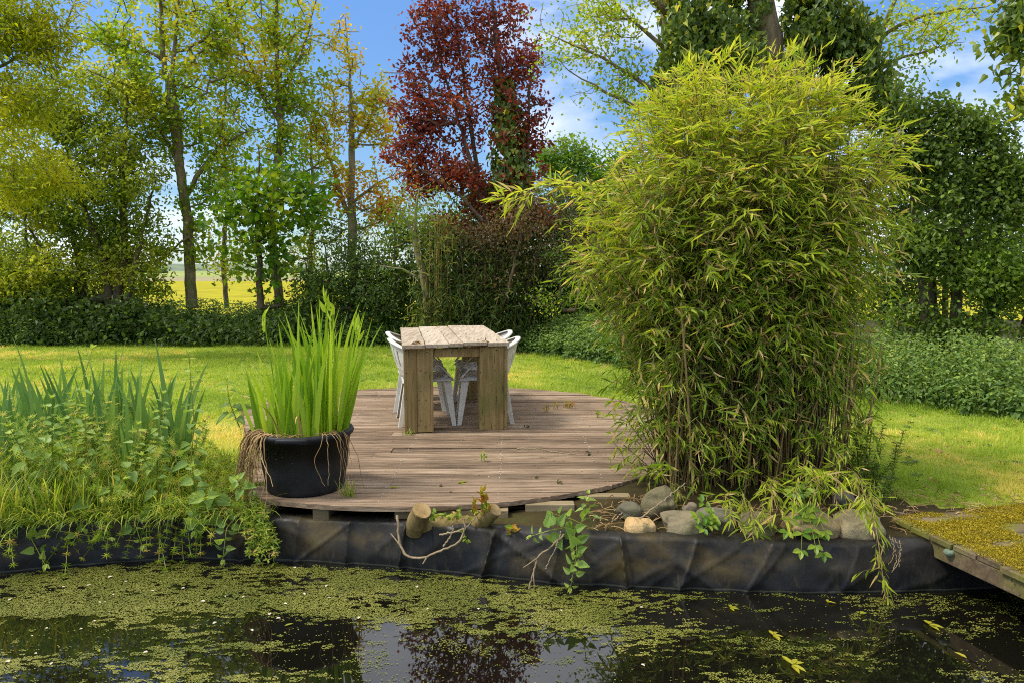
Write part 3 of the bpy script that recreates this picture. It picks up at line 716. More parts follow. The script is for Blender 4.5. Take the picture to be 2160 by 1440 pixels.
def make_chair(loc, rotz, label, proto=None):
    """Low-backed tub chair, seat front towards +x."""
    root = empty('garden_chair', (0, 0, 0), label, 'chair', 'white plastic chairs at the table')
    # seat pan
    b = MB(); nx = ny = 15; g = np.linspace(-1, 1, nx); X, Y = np.meshgrid(g, g, indexing='ij')
    sx = .225 * X; sy = (.225 + .02 * X) * Y
    z = .435 - .018 * (1 - X ** 2) * (1 - Y ** 2) + .01 * X - .035 * np.maximum(0, np.maximum(abs(X), abs(Y)) - .86) / .14
    V = np.stack([sx, sy, z], -1).reshape(-1, 3)
    q = [(i * ny + j, (i + 1) * ny + j, (i + 1) * ny + j + 1, i * ny + j + 1) for i in range(nx - 1) for j in range(ny - 1)]
    b.faces(V, q); o = b.build('seat', M['plastic'], root, smooth=True); s = o.modifiers.new('solid', 'SOLIDIFY'); s.thickness = .006
    # legs: tapered angle section with a rounded shoulder
    for fx, fy in ((1, 1), (1, -1), (-1, 1), (-1, -1)):
        b = MB(); t0 = np.array([.20 * fx, .205 * fy, .455 if fx > 0 else .44]); t1 = np.array([.245 * fx if fx > 0 else -.27, .25 * fy, 0.0]); k = 9; V = []
        for i in range(k):
            f = i / (k - 1); c = t0 + (t1 - t0) * f; w = .075 * (1 - f) + .038 * f
            if i == 0: w *= .75; 
            th = .007
            # L-section opening inwards
            pr = [(0, 0), (-w * fx, 0), (-w * fx, -th * fy), (-th * fx, -th * fy), (-th * fx, -w * fy), (0, -w * fy)]
            V += [(c[0] + a, c[1] + e, c[2]) for a, e in pr]
        Fc = [(6 * i + s_, 6 * i + (s_ + 1) % 6, 6 * i + 6 + (s_ + 1) % 6, 6 * i + 6 + s_) for i in range(k - 1) for s_ in range(6)] + [(5, 4, 3, 2, 1, 0), tuple(6 * (k - 1) + s_ for s_ in range(6))]
        b.faces(V, Fc); b.build('leg', M['plastic'], root, bevel=.003)
    # horseshoe rim: high at the back, sloping down along the arms to the front corners
    th = np.linspace(-1, 1, 41); ang = th * math.pi * .5
    rim = np.stack([-.06 - .265 * np.cos(ang), .30 * np.sin(ang), .765 - .125 * np.abs(th) ** 1.4], 1)
    fwd = np.linspace(0, 1, 12)[1:]
    def arm(s):
        pts = [(-.06 + .25 * f, s * (.30 - .055 * f ** 1.5), .64 - .12 * f - .07 * f ** 3) for f in fwd] + [(.205, s * .238, .435)]
        return np.array(pts)
    b = MB(); n = len(rim); out = np.stack([-np.cos(ang), np.sin(ang), 0 * ang], 1)
    strip(b, rim, out, .05, .016); b.build('back_rim', M['plastic'], root, smooth=True)
    for s in (-1, 1):
        a = arm(s); a = np.concatenate([rim[-1:] if s > 0 else rim[:1], a]); b = MB()
        wd = np.array([[0, s, 0]] * len(a), float); strip(b, a, wd, np.linspace(.05, .055, len(a)), .016); b.build('armrest', M['plastic'], root, smooth=True)
    # back shell with open slots
    b = MB(); na, nz = 33, 13; ta = np.linspace(-.62, .62, na); V = []
    for i, t in enumerate(ta):
        for j in range(nz):
            f = j / (nz - 1); A = t * math.pi * .5; ztop = .76 - .125 * abs(t) ** 1.4
            r0 = np.array([-.05 - .175 * math.cos(A), .24 * math.sin(A) / math.sin(.62 * math.pi / 2) * .9, .43]); r1 = np.array([-.06 - .262 * math.cos(A), .297 * math.sin(A), ztop])
            V.append(r0 + (r1 - r0) * f - np.array([.012 * math.sin(math.pi * f), 0, 0]))
    q = [(i * nz + j, (i + 1) * nz + j, (i + 1) * nz + j + 1, i * nz + j + 1) for i in range(na - 1) for j in range(nz - 1) if not (i % 4 == 1 and 4 <= j <= 9 and 3 < i < na - 5)]
    b.faces(V, q); o = b.build('backrest', M['plastic'], root, smooth=True); s = o.modifiers.new('solid', 'SOLIDIFY'); s.thickness = .006
    root.location = [float(v) for v in loc]; root.rotation_euler = (0, 0, rotz)
    return root
def copy_thing(src, loc, rotz, label):
    r = src.copy(); col.objects.link(r); r.location = [float(v) for v in loc]; r.rotation_euler = (0, 0, rotz); r['label'] = label
    for ch in list(src.children):
        c = ch.copy(); col.objects.link(c); c.parent = r
    return r
_c = make_chair(tp(.225, .52), TROT + .03, 'white plastic chair tucked in at the near left of the table')
copy_thing(_c, tp(.20, 1.22), TROT - .05, 'white plastic chair tucked in at the far left of the table')
copy_thing(_c, tp(.745, .52), TROT + math.pi - .06, 'white plastic chair tucked in at the near right of the table')
copy_thing(_c, tp(.78, 1.22), TROT + math.pi + .04, 'white plastic chair tucked in at the far right of the table')

# ------------------------------------------------------------------ black tub of irises
TUB = np.array([(635 - CX) / F * 4.62, 4.62, 0.0]); TUB_R, TUB_H = .288, .385
def _rubber():
    t = NT('black_rubber'); n = t.noise(7, 6, .65); n2 = t.noise(80, 3, .7)
    c = t.ramp(n, [(.35, lin(24, 24, 26)), (.7, lin(44, 44, 46))]); c = t.mix(t.ramp(n2, [(.66, (0, 0, 0)), (.8, (.4, .4, .4))]), c, lin(96, 92, 84))
    return t.done(t.pbr(c, .55, .3, t.bump(n2, .12, .003)))
M['rubber'] = _rubber()
def lathe(mb, c, prof, sides=56, tint=.5, wob=None):
    th = np.arange(sides) * 2 * math.pi / sides; V = []
    for r, z in prof:
        rr = r * (1 + (wob(th, z) if wob else 0)); V.append(np.stack([c[0] + rr * np.cos(th), c[1] + rr * np.sin(th), np.full(sides, c[2] + z)], 1))
    V = np.concatenate(V); i = np.arange(len(prof) - 1)[:, None] * sides; j = np.arange(sides)[None]; k = (j + 1) % sides
    q = np.stack([i + j, i + k, i + sides + k, i + sides + j], -1).reshape(-1, 4); mb.add(V, np.full(len(q), 4), q.ravel(), tint)
def make_tub():
    rng = np.random.default_rng(4)
    root = empty('plant_tub', TUB, 'large black rubber tub standing on the left edge of the deck', 'tub')
    b = MB(); wob = lambda th, z: .006 * np.sin(2 * th + 1) + .004 * np.sin(5 * th + 6 * z)
    R, H = TUB_R, TUB_H; rb = R * .84
    prof = [(.001, 0), (rb * .9, 0), (rb * .97, .008), (rb, .03), (rb + (R - rb) * .4, H * .4), (R * .985, H * .9), (R * .99, H - .045), (R * .985, H - .04), (R * .975, H), (R * .955, H), (R * .94, H - .06), (R * .9, H - .12)]
    lathe(b, TUB, prof, wob=wob); b.build('body', M['rubber'], root, smooth=True)
    b = MB(); lathe(b, TUB, [(R * .985, H - .03), (R * 1.05, H - .028), (R * 1.065, H - .012), (R * 1.04, H + .002), (R * .99, H + .004)], wob=wob); b.build('rim', M['rubber'], root, smooth=True)
    for a0 in (R_(-88), R_(92)):
        b = MB(); th = np.linspace(-.30, .30, 12) + a0
        b2 = [(TUB[0] + (R * 1.06 + .016) * math.cos(a), TUB[1] + (R * 1.06 + .016) * math.sin(a), H - .014) for a in th]
        strip(b, b2, np.array([[0, 0, 1.0]] * 12), .03, .022); b.build('handle', M['rubber'], root, smooth=True)
    b = MB(); th = np.linspace(0, 2 * math.pi, 41)[:-1]
    V = [(TUB[0], TUB[1], H - .04)] + [(TUB[0] + R * .93 * math.cos(a), TUB[1] + R * .93 * math.sin(a), H - .06 + rng.normal(0, .004)) for a in th]
    b.faces(V, [(0, 1 + i, 1 + (i + 1) % 40) for i in range(40)])
    t = NT('tub_soil'); n = t.noise(30, 5, .7); b.build('soil', t.done(t.pbr(t.ramp(n, [(.3, lin(36, 28, 20)), (.7, lin(74, 60, 42))]), .95, .1, t.bump(n, 1, .02))), root)
make_tub()
def iris_fan(mb, c, rng, n, Lm, W, az, spread=.1, lean=.10, tint=(.1, .9), curl=.22):
    """One shoot: sword leaves overlapping in a flat fan."""
    k = np.arange(n) - (n - 1) / 2
    pos = np.array(c) + np.stack([np.cos(az) * k * .012, np.sin(az) * k * .012, 0 * k], 1) + rng.normal(0, .006, (n, 3)) * np.array([1, 1, 0])
    L = Lm * rng.uniform(.62, 1.05, n) * (1 - .05 * abs(k))
    s = np.sign(k + rng.normal(0, .3, n)); ln = np.abs(k) / max(n, 1) * lean * 3.0 + rng.uniform(.0, lean, n)
    azs = np.where(s > 0, az, az + math.pi) + rng.normal(0, .25, n)
    cu = np.abs(rng.normal(0, curl, n)) * np.where(rng.random(n) < .1, 3.2, 1)
    blades(mb, pos, azs, ln, cu, L, W * rng.uniform(.75, 1.15, n), rng.uniform(*tint, n), 9, twist=az + rng.normal(0, .5, n), taper=.45)
def make_tub_iris():
    rng = np.random.default_rng(14); z = TUB_H - .06
    root = empty('iris_plant', (TUB[0], TUB[1], z), 'tall bright green iris leaves growing out of the black tub', 'plant')
    b = MB()
    def at(px, py, r):   # shoot base inside the tub from its place across the tub's width
        x = (px - 635) / F * 4.62; return (TUB[0] + x, TUB[1] + r, z)
    for px, dy, n, L, ln in [(560, -.10, 7, .56, .14), (548, .02, 5, .62, .2), (575, .08, 6, .66, .12), (588, -.04, 3, .44, .10), (612, .06, 4, .52, .08), (603, -.13, 4, .55, .09),
                             (632, -.12, 7, .88, .07), (648, .02, 8, .92, .06), (662, -.14, 7, .86, .05), (676, -.02, 8, .94, .08), (690, -.12, 7, .90, .09), (700, .06, 7, .95, .11), (655, .12, 7, .92, .08),
                             (706, -.04, 5, .92, .13), (715, .0, 4, .82, .20), (640, .10, 7, .86, .08), (668, .08, 7, .9, .07), (684, .14, 7, .88, .12), (618, -.10, 5, .62, .10), (708, -.12, 6, .84, .14), (625, .14, 6, .8, .09), (585, .15, 5, .7, .1)]:
        iris_fan(b, at(px, 0, dy), rng, n, L, .031, rng.normal(0, .5), lean=ln, curl=.16)
    b.build('leaves', M['leaf_iris_tub'], root, smooth=True)
    b = MB(); n = 14; a = rng.uniform(0, 6.28, n); blades(b, TUB + np.stack([.2 * np.cos(a), .2 * np.sin(a), np.full(n, z)], 1), a, rng.uniform(.1, .5, n), rng.uniform(.8, 2.2, n), rng.uniform(.25, .55, n), .016, rng.random(n), 8, taper=.4); b.build('dead_blades', M['straw'], root, smooth=True)
    b = MB()                                     # flower stalks with sheathed buds
    for px, tx, ty in ((712, 752, 690), (690, 686, 630), (700, 700, 648), (580, 556, 672)):
        p0 = np.array(at(px, 0, 0.0)); p1 = P(tx, ty, 4.6); mid = (p0 + p1) / 2 + np.array([.015, 0, 0]); path = smooth_path([p0, mid, p1], 12)
        b.tube(path, np.linspace(.006, .0035, 12), 6, .5)
        for k in range(4):
            leaves(b, p1[None] - np.array([[0, 0, .03 * k]]), np.array([[rng.normal(0, .35), rng.normal(0, .3), 1]]), np.array([[rng.normal(), -1, .2]]), .09, .03, 'lance', .8, .1)
    b.build('flower_stalks', M['leaf_iris_tub'], root, smooth=True)
make_tub_iris()
def make_dry_leaves():
    rng = np.random.default_rng(19); H = TUB_H
    def bunch(lab, n, a0, a1, drop, thick):
        root_loc = (TUB[0] + TUB_R * math.cos((a0 + a1) / 2), TUB[1] + TUB_R * math.sin((a0 + a1) / 2), H); b = MB()
        for k in range(n):
            a = rng.uniform(a0, a1); r0 = TUB_R * rng.uniform(.62, .9); d = drop * rng.uniform(.35, 1.08)
            if d > .36: a = rng.uniform(a0, min(a1, -2.3)) if a1 < -1.5 else a
            e = np.array([math.cos(a), math.sin(a), 0]); ta = np.array([-e[1], e[0], 0]); w = rng.normal(0, .05)
            o = TUB_R * 1.09 + rng.uniform(0, .03)
            pts = [TUB + e * r0 + np.array([0, 0, H - .04]), TUB + e * (TUB_R * .96) + np.array([0, 0, H + .012 + rng.uniform(0, .02)]), TUB + e * (o + .012) + np.array([0, 0, H - .008]) + ta * w * .3,
                   TUB + e * (o + .02 + rng.uniform(0, .05)) + np.array([0, 0, H - d * .45]) + ta * w, TUB + e * (o + rng.uniform(.0, .10)) + np.array([0, 0, H - d]) + ta * (w + rng.normal(0, .05))]
            pts = np.array(pts)
            if a > -2.2 and a < -.9: pts[3:, :] = pts[3:, :]
            pth = smooth_path(pts, 16); pth[3:] += rng.normal(0, .003, (13, 3)); pth[:, 2] = np.maximum(pth[:, 2], -.16)
            b.tube(pth, rng.uniform(.0016, .0034) * thick * np.linspace(1, .55, 16), 4, rng.random())
        tag(b.build('dry_leaves', M['straw'], loc=root_loc), lab, 'dead leaves')
    bunch('bundle of dry brown iris leaves hanging over the left side of the tub', 95, R_(150), R_(236), .50, 1.25)
    bunch('few dry strands hanging over the right side of the tub', 9, R_(-52), R_(-22), .36, .9)
    b = MB()
    for k in range(26):
        a = rng.uniform(R_(215), R_(330)); da = rng.normal(0, .35); r = TUB_R * rng.uniform(.86, 1.03); t = np.linspace(0, 1, 10)
        q = np.stack([TUB[0] + r * np.cos(a + da * t), TUB[1] + r * np.sin(a + da * t), H + .010 + .012 * np.sin(t * 7 + k) * (1 - t) - .02 * (k % 5 == 0) * t], 1)
        b.tube(q, .0022, 4, rng.random())
    tag(b.build('dry_leaves', M['straw'], loc=(TUB[0], TUB[1] - TUB_R, H)), 'dry twisted strands lying along the front rim of the tub', 'dead leaves')
make_dry_leaves()

# ------------------------------------------------------------------ plants of the left bank
def nettle(base, top, rng, label, pairs=9, L=.075, mat='leaf_nettle_near', name='nettle_plant', group='nettles and weeds on the bank', sag=None, cat='plant', tpl='nettle', W=.62):
    base, top = np.array(base, float), np.array(top, float)
    root = empty(name, base, label, cat, group)
    H = np.linalg.norm(top - base); mid = (base + top) / 2 + (np.array(sag) if sag is not None else np.array([rng.normal(0, .03), rng.normal(0, .03), .02]))
    path = smooth_path([base, mid, top], 24)
    b = MB(); b.tube(path, np.linspace(.0042, .0018, 24), 5, rng.random()); lb = MB()
    for k in range(pairs):
        f = .18 + .82 * (k + .5) / pairs; i = min(22, int(f * 23)); c = path[i]; ax = unit(path[i + 1] - path[i])
        a0 = k * 1.571 + rng.normal(0, .2); s = (1 - .55 * max(0, f - .45) / .55) * (.75 + .5 * rng.random())
        e1 = unit(np.cross(ax, [.3, .9, .2])); e2 = np.cross(ax, e1)
        for sg in (0, math.pi):
            o = math.cos(a0 + sg) * e1 + math.sin(a0 + sg) * e2; pet = c + o * .022 * s + ax * .006
            b.tube([c, pet], [.0013, .001], 4, .5, cap=False)
            d = unit(o + np.array([0, 0, -.25 + .5 * f]) + rng.normal(0, .15, 3))
            leaves(lb, pet[None], d[None], unit(ax * .7 + np.array([0, -.25, .6]) + rng.normal(0, .2, 3))[None], L * s, L * s * W, tpl, np.clip(rng.normal(.35 + .4 * f, .15), 0, 1), rng.uniform(.1, .4))
    for k in range(4):
        a = k * 1.57; d = unit(path[-1] - path[-3]) + .6 * np.array([math.cos(a), math.sin(a), .1]); leaves(lb, path[-1:], unit(d)[None], np.array([[0, -.2, 1.]]), L * .4, L * .22, tpl, .9, .2)
    b.build('stem', M['stem_green'], root, smooth=True); lb.build('leaves', M[mat], root)
    return root
def make_left_bank():
    rng = np.random.default_rng(23)
    # grey-green iris shoots, each a plant of its own
    for k in range(36):
        px = rng.uniform(-60, 372); Y = rng.uniform(4.75, 5.75); x = (px - CX) / F * Y
        if px > 330: Y = rng.uniform(4.9, 5.3); x = (px - CX) / F * Y
        z = float(ground_z(np.array(x), np.array(Y))); b = MB()
        Lm = rng.uniform(.56, .90) * (1.15 if rng.random() < .15 else 1)
        iris_fan(b, (x, Y, z - .01), rng, rng.integers(5, 8), Lm, .046, rng.normal(0, .5), lean=rng.uniform(.05, .15), curl=.22, tint=(.05, .75))
        root = empty('iris_plant', (x, Y, z), 'grey-green sword-leaved iris shoot in the bed on the left bank', 'plant', 'irises on the left bank')
        b.build('leaves', M['leaf_iris'], root, smooth=True)
    # one long leaf standing above the others near the left edge
    b = MB(); p0 = P(60, 900, 4.9); root = empty('iris_plant', (p0[0], p0[1], -.05), 'iris with one long wavy leaf rising above the bed, far left', 'plant', 'irises on the left bank')
    blades(b, np.array([[p0[0], p0[1], -.05]]), [math.pi], [-.12], [.55], [1.02], [.03], .6, 12, twist=[.2], taper=.3); b.build('leaves', M['leaf_iris'], root, smooth=True)
    # tall grass and cleavers: one tangled mass
    b = MB(); n = 4300; x = rng.uniform(-4.4, -1.45, n); y = bank_y(x) + .06 + rng.random(n) ** 1.5 * 1.25
    hgt = .10 + .26 * np.clip((-1.75 - x) / .9, 0, 1) * np.clip(1.5 - (y - bank_y(x)), .3, 1)
    z = ground_z(x, y)
    blades(b, np.stack([x, y, z - .01], 1), rng.uniform(0, 6.28, n), np.abs(rng.normal(.15, .2, n)), rng.uniform(.2, 1.3, n), hgt * rng.uniform(.5, 1.25, n), rng.uniform(.004, .009, n), rng.random(n), 5)
    n = 900; x = rng.uniform(-4.2, -1.5, n); y = bank_y(x) + .02 + rng.random(n) * .14     # grass spilling over the liner
    blades(b, np.stack([x, y, np.full(n, -.085)], 1), -math.pi / 2 + rng.normal(0, .7, n), rng.uniform(.5, 1.2, n), rng.uniform(.8, 1.9, n), rng.uniform(.10, .30, n), rng.uniform(.003, .007, n), rng.random(n), 6)
    tag(b.build('tall_grass', M['leaf_cleavers']), 'rough grass tangled between the irises on the left bank', 'grass', kind='stuff')
    lb = MB(); sb = MB()
    for k in range(330):
        px = rng.uniform(-40, 480); Y = rng.uniform(4.42, 5.2); x0 = (px - CX) / F * Y
        if x0 < -4 or x0 > -1.55: continue
        zb = float(ground_z(np.array(x0), np.array(Y))); hmax = .55 * np.clip((-1.6 - x0) / 1.0, .28, 1) * rng.uniform(.3, 1.1)
        spill = rng.random() < .22
        e = np.array([x0 + rng.normal(0, .25), Y + (rng.normal(-.1, .15) if not spill else -(Y - bank_y(x0)) - rng.uniform(.02, .10)), zb + hmax if not spill else rng.uniform(-.32, -.1)])
        m = np.array([(x0 + e[0]) / 2, (Y + e[1]) / 2, max(zb + .05, (zb + e[2]) / 2 + (.16 if spill else .03))])
        path = smooth_path([(x0, Y, zb), m, e], 14); sb.tube(path, .0016, 3, rng.random(), cap=False)
        for i in range(2, 14):
            w = 7; a = np.arange(w) * 2 * math.pi / w + rng.random(); ax = unit(path[i] - path[i - 1]); e1 = unit(np.cross(ax, [.3, .8, .4])); e2 = np.cross(ax, e1)
            d = np.cos(a)[:, None] * e1 + np.sin(a)[:, None] * e2 + ax * .35
            leaves(lb, np.repeat(path[i:i + 1], w, 0), d, np.repeat(ax[None], w, 0) + rng.normal(0, .15, (w, 3)), rng.uniform(.024, .038), .0065, 'lance', np.clip(rng.normal(.55, .25), 0, 1), .1)
    root = empty('cleavers', (-2.6, 4.7, -.05), 'bright green whorled cleavers scrambling over irises and liner', 'cleavers'); tag(root, kind='stuff')
    tag(lb.build('leaves', M['leaf_cleavers'], root), kind='stuff'); tag(sb.build('stems', M['stem_green'], root), kind='stuff')
    # nettles, one plant each; (base pixel, depth), (tip pixel, depth)
    for (bx, by, bY), (tx, ty, tY), pairs, L, lab in [
        ((120, 1060, 4.5), (110, 840, 4.4), 9, .10, 'broad nettle among the grasses near the left edge, above the trailing stem'),
        ((330, 1030, 4.6), (345, 830, 4.5), 9, .085, 'slim nettle at the right front of the iris bed'),
        ((200, 1050, 4.5), (180, 880, 4.42), 8, .09, 'nettle rising through the cleavers in the middle of the left bank'),
        ((60, 1110, 4.36), (95, 1190, 'f'), 5, .10, 'nettle drooping over the black liner at the far left'),
        ((290, 1095, 4.38), (300, 1150, 'f'), 4, .085, 'short nettle drooping over the middle of the left liner'),
        ((395, 1060, 4.42), (398, 745, 4.50), 12, .095, 'tall nettle standing upright at the right end of the iris bed'),
        ((505, 900, 4.62), (478, 800, 4.55), 6, .105, 'nettle with drooping leaves leaning out left of the tub'),
        ((40, 1080, 4.45), (20, 900, 4.3), 7, .12, 'broad-leaved nettle at the left edge of the photo above the liner'),
        ((90, 1090, 4.42), (195, 735, 4.75), 9, .10, 'pale nettle rising behind the irises on the far left'),
        ((170, 1085, 4.40), (262, 1010, 4.28), 5, .10, 'low nettle bending forward over the liner in the middle of the left bank'),
        ((-10, 1130, 4.33), (230, 1135, 'f'), 8, .10, 'nettle stem trailing sideways in front of the black liner at the left'),
        ((240, 1070, 4.45), (292, 895, 4.40), 6, .085, 'small nettle among cleavers in front of the irises'),
        ((330, 1080, 4.42), (300, 960, 4.35), 5, .09, 'short nettle low in the middle of the left bank'),
        ((430, 1080, 4.42), (405, 985, 4.30), 5, .11, 'low nettle in front of the dry leaves left of the tub'),
        ((452, 1090, 4.36), (410, 1120, 'f'), 5, .115, 'nettle hanging down over the liner below the dry leaves'),
        ((500, 1085, 4.36), (470, 1180, 'f'), 6, .085, 'nettle trailing to the water just left of the deck corner'),
        ((478, 1060, 4.40), (432, 1050, 4.22), 5, .12, 'large-leaved nettle beside the lower left corner of the deck'),
        ((530, 1060, 4.38), (500, 1010, 4.26), 4, .10, 'small nettle tucked under the left side of the tub')]:
        nettle(P(bx, by, bY), front(tx, ty, .07) if tY == 'f' else P(tx, ty, tY), rng, lab, pairs, L, sag=(0, -.05, .07) if tY == 'f' else None)
    # cleavers cascade at the deck's left corner
    lb = MB(); sb = MB()
    for k in range(30):
        p0 = P(rng.uniform(505, 560), rng.uniform(1040, 1090), 4.36); p1 = front(rng.uniform(520, 590), rng.uniform(1110, 1195), rng.uniform(.03, .09)); path = smooth_path([p0, (p0 + p1) / 2 + np.array([rng.normal(0, .04), -.04 + rng.normal(0, .02), .03]), p1], 14); path[2:] += rng.normal(0, .006, (12, 3)); sb.tube(path, .0015, 3, .5, cap=False)
        for i in range(1, 14):
            w = 6; a = np.arange(w) * 2 * math.pi / w + rng.random(); d = np.stack([np.cos(a), np.sin(a) * .7 - .2, -.2 + 0 * a], 1)
            d = d + rng.normal(0, .5, d.shape); leaves(lb, np.repeat(path[i:i + 1], w, 0), d, np.array([[0, -.5, 1.]]) + rng.normal(0, .4, (w, 3)), rng.uniform(.012, .034, w), .009, 'oval', np.clip(rng.normal(.6, .2), 0, 1), .1)
    root = empty('creeping_weed', P(540, 1075, 4.34), 'small-leaved bright green weed cascading down the liner at the left corner of the deck', 'plant')
    lb.build('leaves', M['leaf_cleavers'], root); sb.build('stem', M['stem_green'], root)
make_left_bank()

# ------------------------------------------------------------------ stones along the right bank
def stone(px, py, w, h, Y, cola, colb, label, seed, dep=.75):
    rng = np.random.default_rng(seed); Y = Y - .15; c = P(px, py - 4, Y); k = Y / F; rx, rz = w * k * .97, h * k * 1.02; ry = rx * dep
    nu, nv = 56, 34; u = np.linspace(0, 2 * math.pi, nu + 1)[:-1]; v = np.linspace(0, math.pi, nv); U, Vv = np.meshgrid(u, v)
    d = np.stack([np.cos(U) * np.sin(Vv), np.sin(U) * np.sin(Vv), np.cos(Vv)], -1)
    e = np.sign(d) * np.abs(d) ** .78                                     # a little boxy, as field stones are
    s = np.ones(d.shape[:2])
    for _ in range(7):
        ax = unit(rng.normal(size=3)); t = rng.uniform(.62, .9); dd = d @ ax; s = np.where(dd > t, s * (t / np.maximum(dd, t)) ** 1.0, s)
    s = s * (1 + .05 * np.sin(3 * d[..., 0] + seed) + .04 * np.sin(5 * d[..., 2] + 2 * d[..., 1] + seed))
    V = (e * s[..., None]) * np.array([rx, ry, rz]) * 1.06
    V = V.reshape(-1, 3); nn = fbm(V[:, 0] * 14 + V[:, 1] * 9 + seed, V[:, 2] * 16 - V[:, 1] * 8, seed, 3) - .5; V = V * (1 + .22 * nn[:, None]) + c; mb = MB()
    q = [(i * nu + j, i * nu + (j + 1) % nu, (i + 1) * nu + (j + 1) % nu, (i + 1) * nu + j) for i in range(nv - 1) for j in range(nu)]
    mb.faces(V, q)
    key = 'stone_%d' % seed; t = NT('stone'); n1 = t.noise(7, 8, .65); n2 = t.noise(55, 5, .7)
    cc = t.ramp(n1, [(.3, cola), (.68, colb)]); cc = t.mix(t.ramp(n2, [(.5, (0, 0, 0)), (.75, (.6, .6, .6))]), cc, lin(66, 62, 48)); cc = t.mix(t.ramp(t.noise(5, 7, .7), [(.5, (0, 0, 0)), (.66, (.6, .6, .6))]), cc, lin(92, 94, 56))
    n3 = t.noise(22, 8, .75); m = t.done(t.pbr(cc, .9, .15, t.bump(n3, .8, .02)))
    tag(mb.build('stone', m, smooth=True, loc=c), label, 'stone', 'stones along the bank')
BR, GY, OL, YE = lin(150, 124, 88), lin(128, 120, 100), lin(104, 98, 70), lin(206, 172, 118)
for a in [(1326, 1084, 28, 20, 4.36, lin(88, 84, 68), lin(126, 120, 98), 'small dark grey-green angular stone, leftmost of the row', 1),
          (1392, 1072, 42, 40, 4.42, OL, lin(136, 124, 94), 'tall brown-green boulder standing behind the yellowish stone', 2),
          (1351, 1116, 34, 22, 4.20, lin(190, 150, 94), lin(218, 188, 138), 'small yellowish sandstone behind the liner fold', 3),
          (1434, 1116, 50, 34, 4.20, lin(116, 106, 82), lin(152, 138, 110), 'rounded grey-brown stone right of the yellowish one', 4),
          (1508, 1108, 44, 34, 4.26, lin(100, 98, 80), lin(138, 130, 108), 'dark grey stone in the middle of the row, cracked face', 5),
          (1455, 1078, 16, 16, 4.4, lin(122, 110, 90), lin(152, 138, 114), 'small grey stone wedged behind the rounded grey-brown one', 6),
          (1592, 1116, 42, 30, 4.22, OL, lin(130, 118, 90), 'stone half hidden under the hanging bamboo leaves', 7),
          (1708, 1118, 62, 34, 4.20, lin(146, 122, 88), lin(176, 152, 114), 'wide tan boulder below the green leafy shoot', 8),
          (1812, 1118, 52, 32, 4.18, lin(148, 132, 100), lin(182, 166, 132), 'pale tan stone, rightmost of the row beside the jetty', 9),
          (1780, 1062, 22, 22, 4.36, lin(84, 82, 80), lin(120, 116, 112), 'dark slate stone set behind the pale tan one', 10)]: stone(*a)

# dry litter on the bank
def make_litter():
    rng = np.random.default_rng(31); b = MB()
    def strew(n, fx, fy, L):
        L = L * .9
        for k in range(n):
            x, y = fx(), fy(); z = float(ground_z(np.array(x), np.array(y))) + rng.uniform(.0, .045); a = rng.uniform(0, 6.28); l = L * rng.uniform(.4, 1.2)
            t = np.linspace(-.5, .5, 5); cv = rng.normal(0, .25)
            q = np.stack([x + l * t * math.cos(a) - cv * l * t * t * math.sin(a), y + l * t * math.sin(a) * .8, z + rng.normal(0, .1) * l * t + .02 * rng.random() * (1 - 4 * t * t)], 1); b.tube(q, rng.uniform(.0012, .003), 3, rng.random(), cap=False)
    strew(150, lambda: rng.uniform(.42, 1.05), lambda: bank_y(.7) + rng.uniform(.2, .6), .12)
    strew(110, lambda: rng.uniform(1.0, 2.4), lambda: bank_y(1.5) + rng.uniform(.22, .5), .10)
    strew(260, lambda: rng.uniform(-2.2, -1.5), lambda: bank_y(-2) + rng.uniform(.04, .6), .14)
    strew(150, lambda: rng.uniform(2.1, 3.2), lambda: rng.uniform(4.25, 4.6), .10)
    tag(b.build('straw_litter', M['straw']), 'dry straw and dead stalks strewn along the bank', 'straw', kind='stuff')
make_litter()

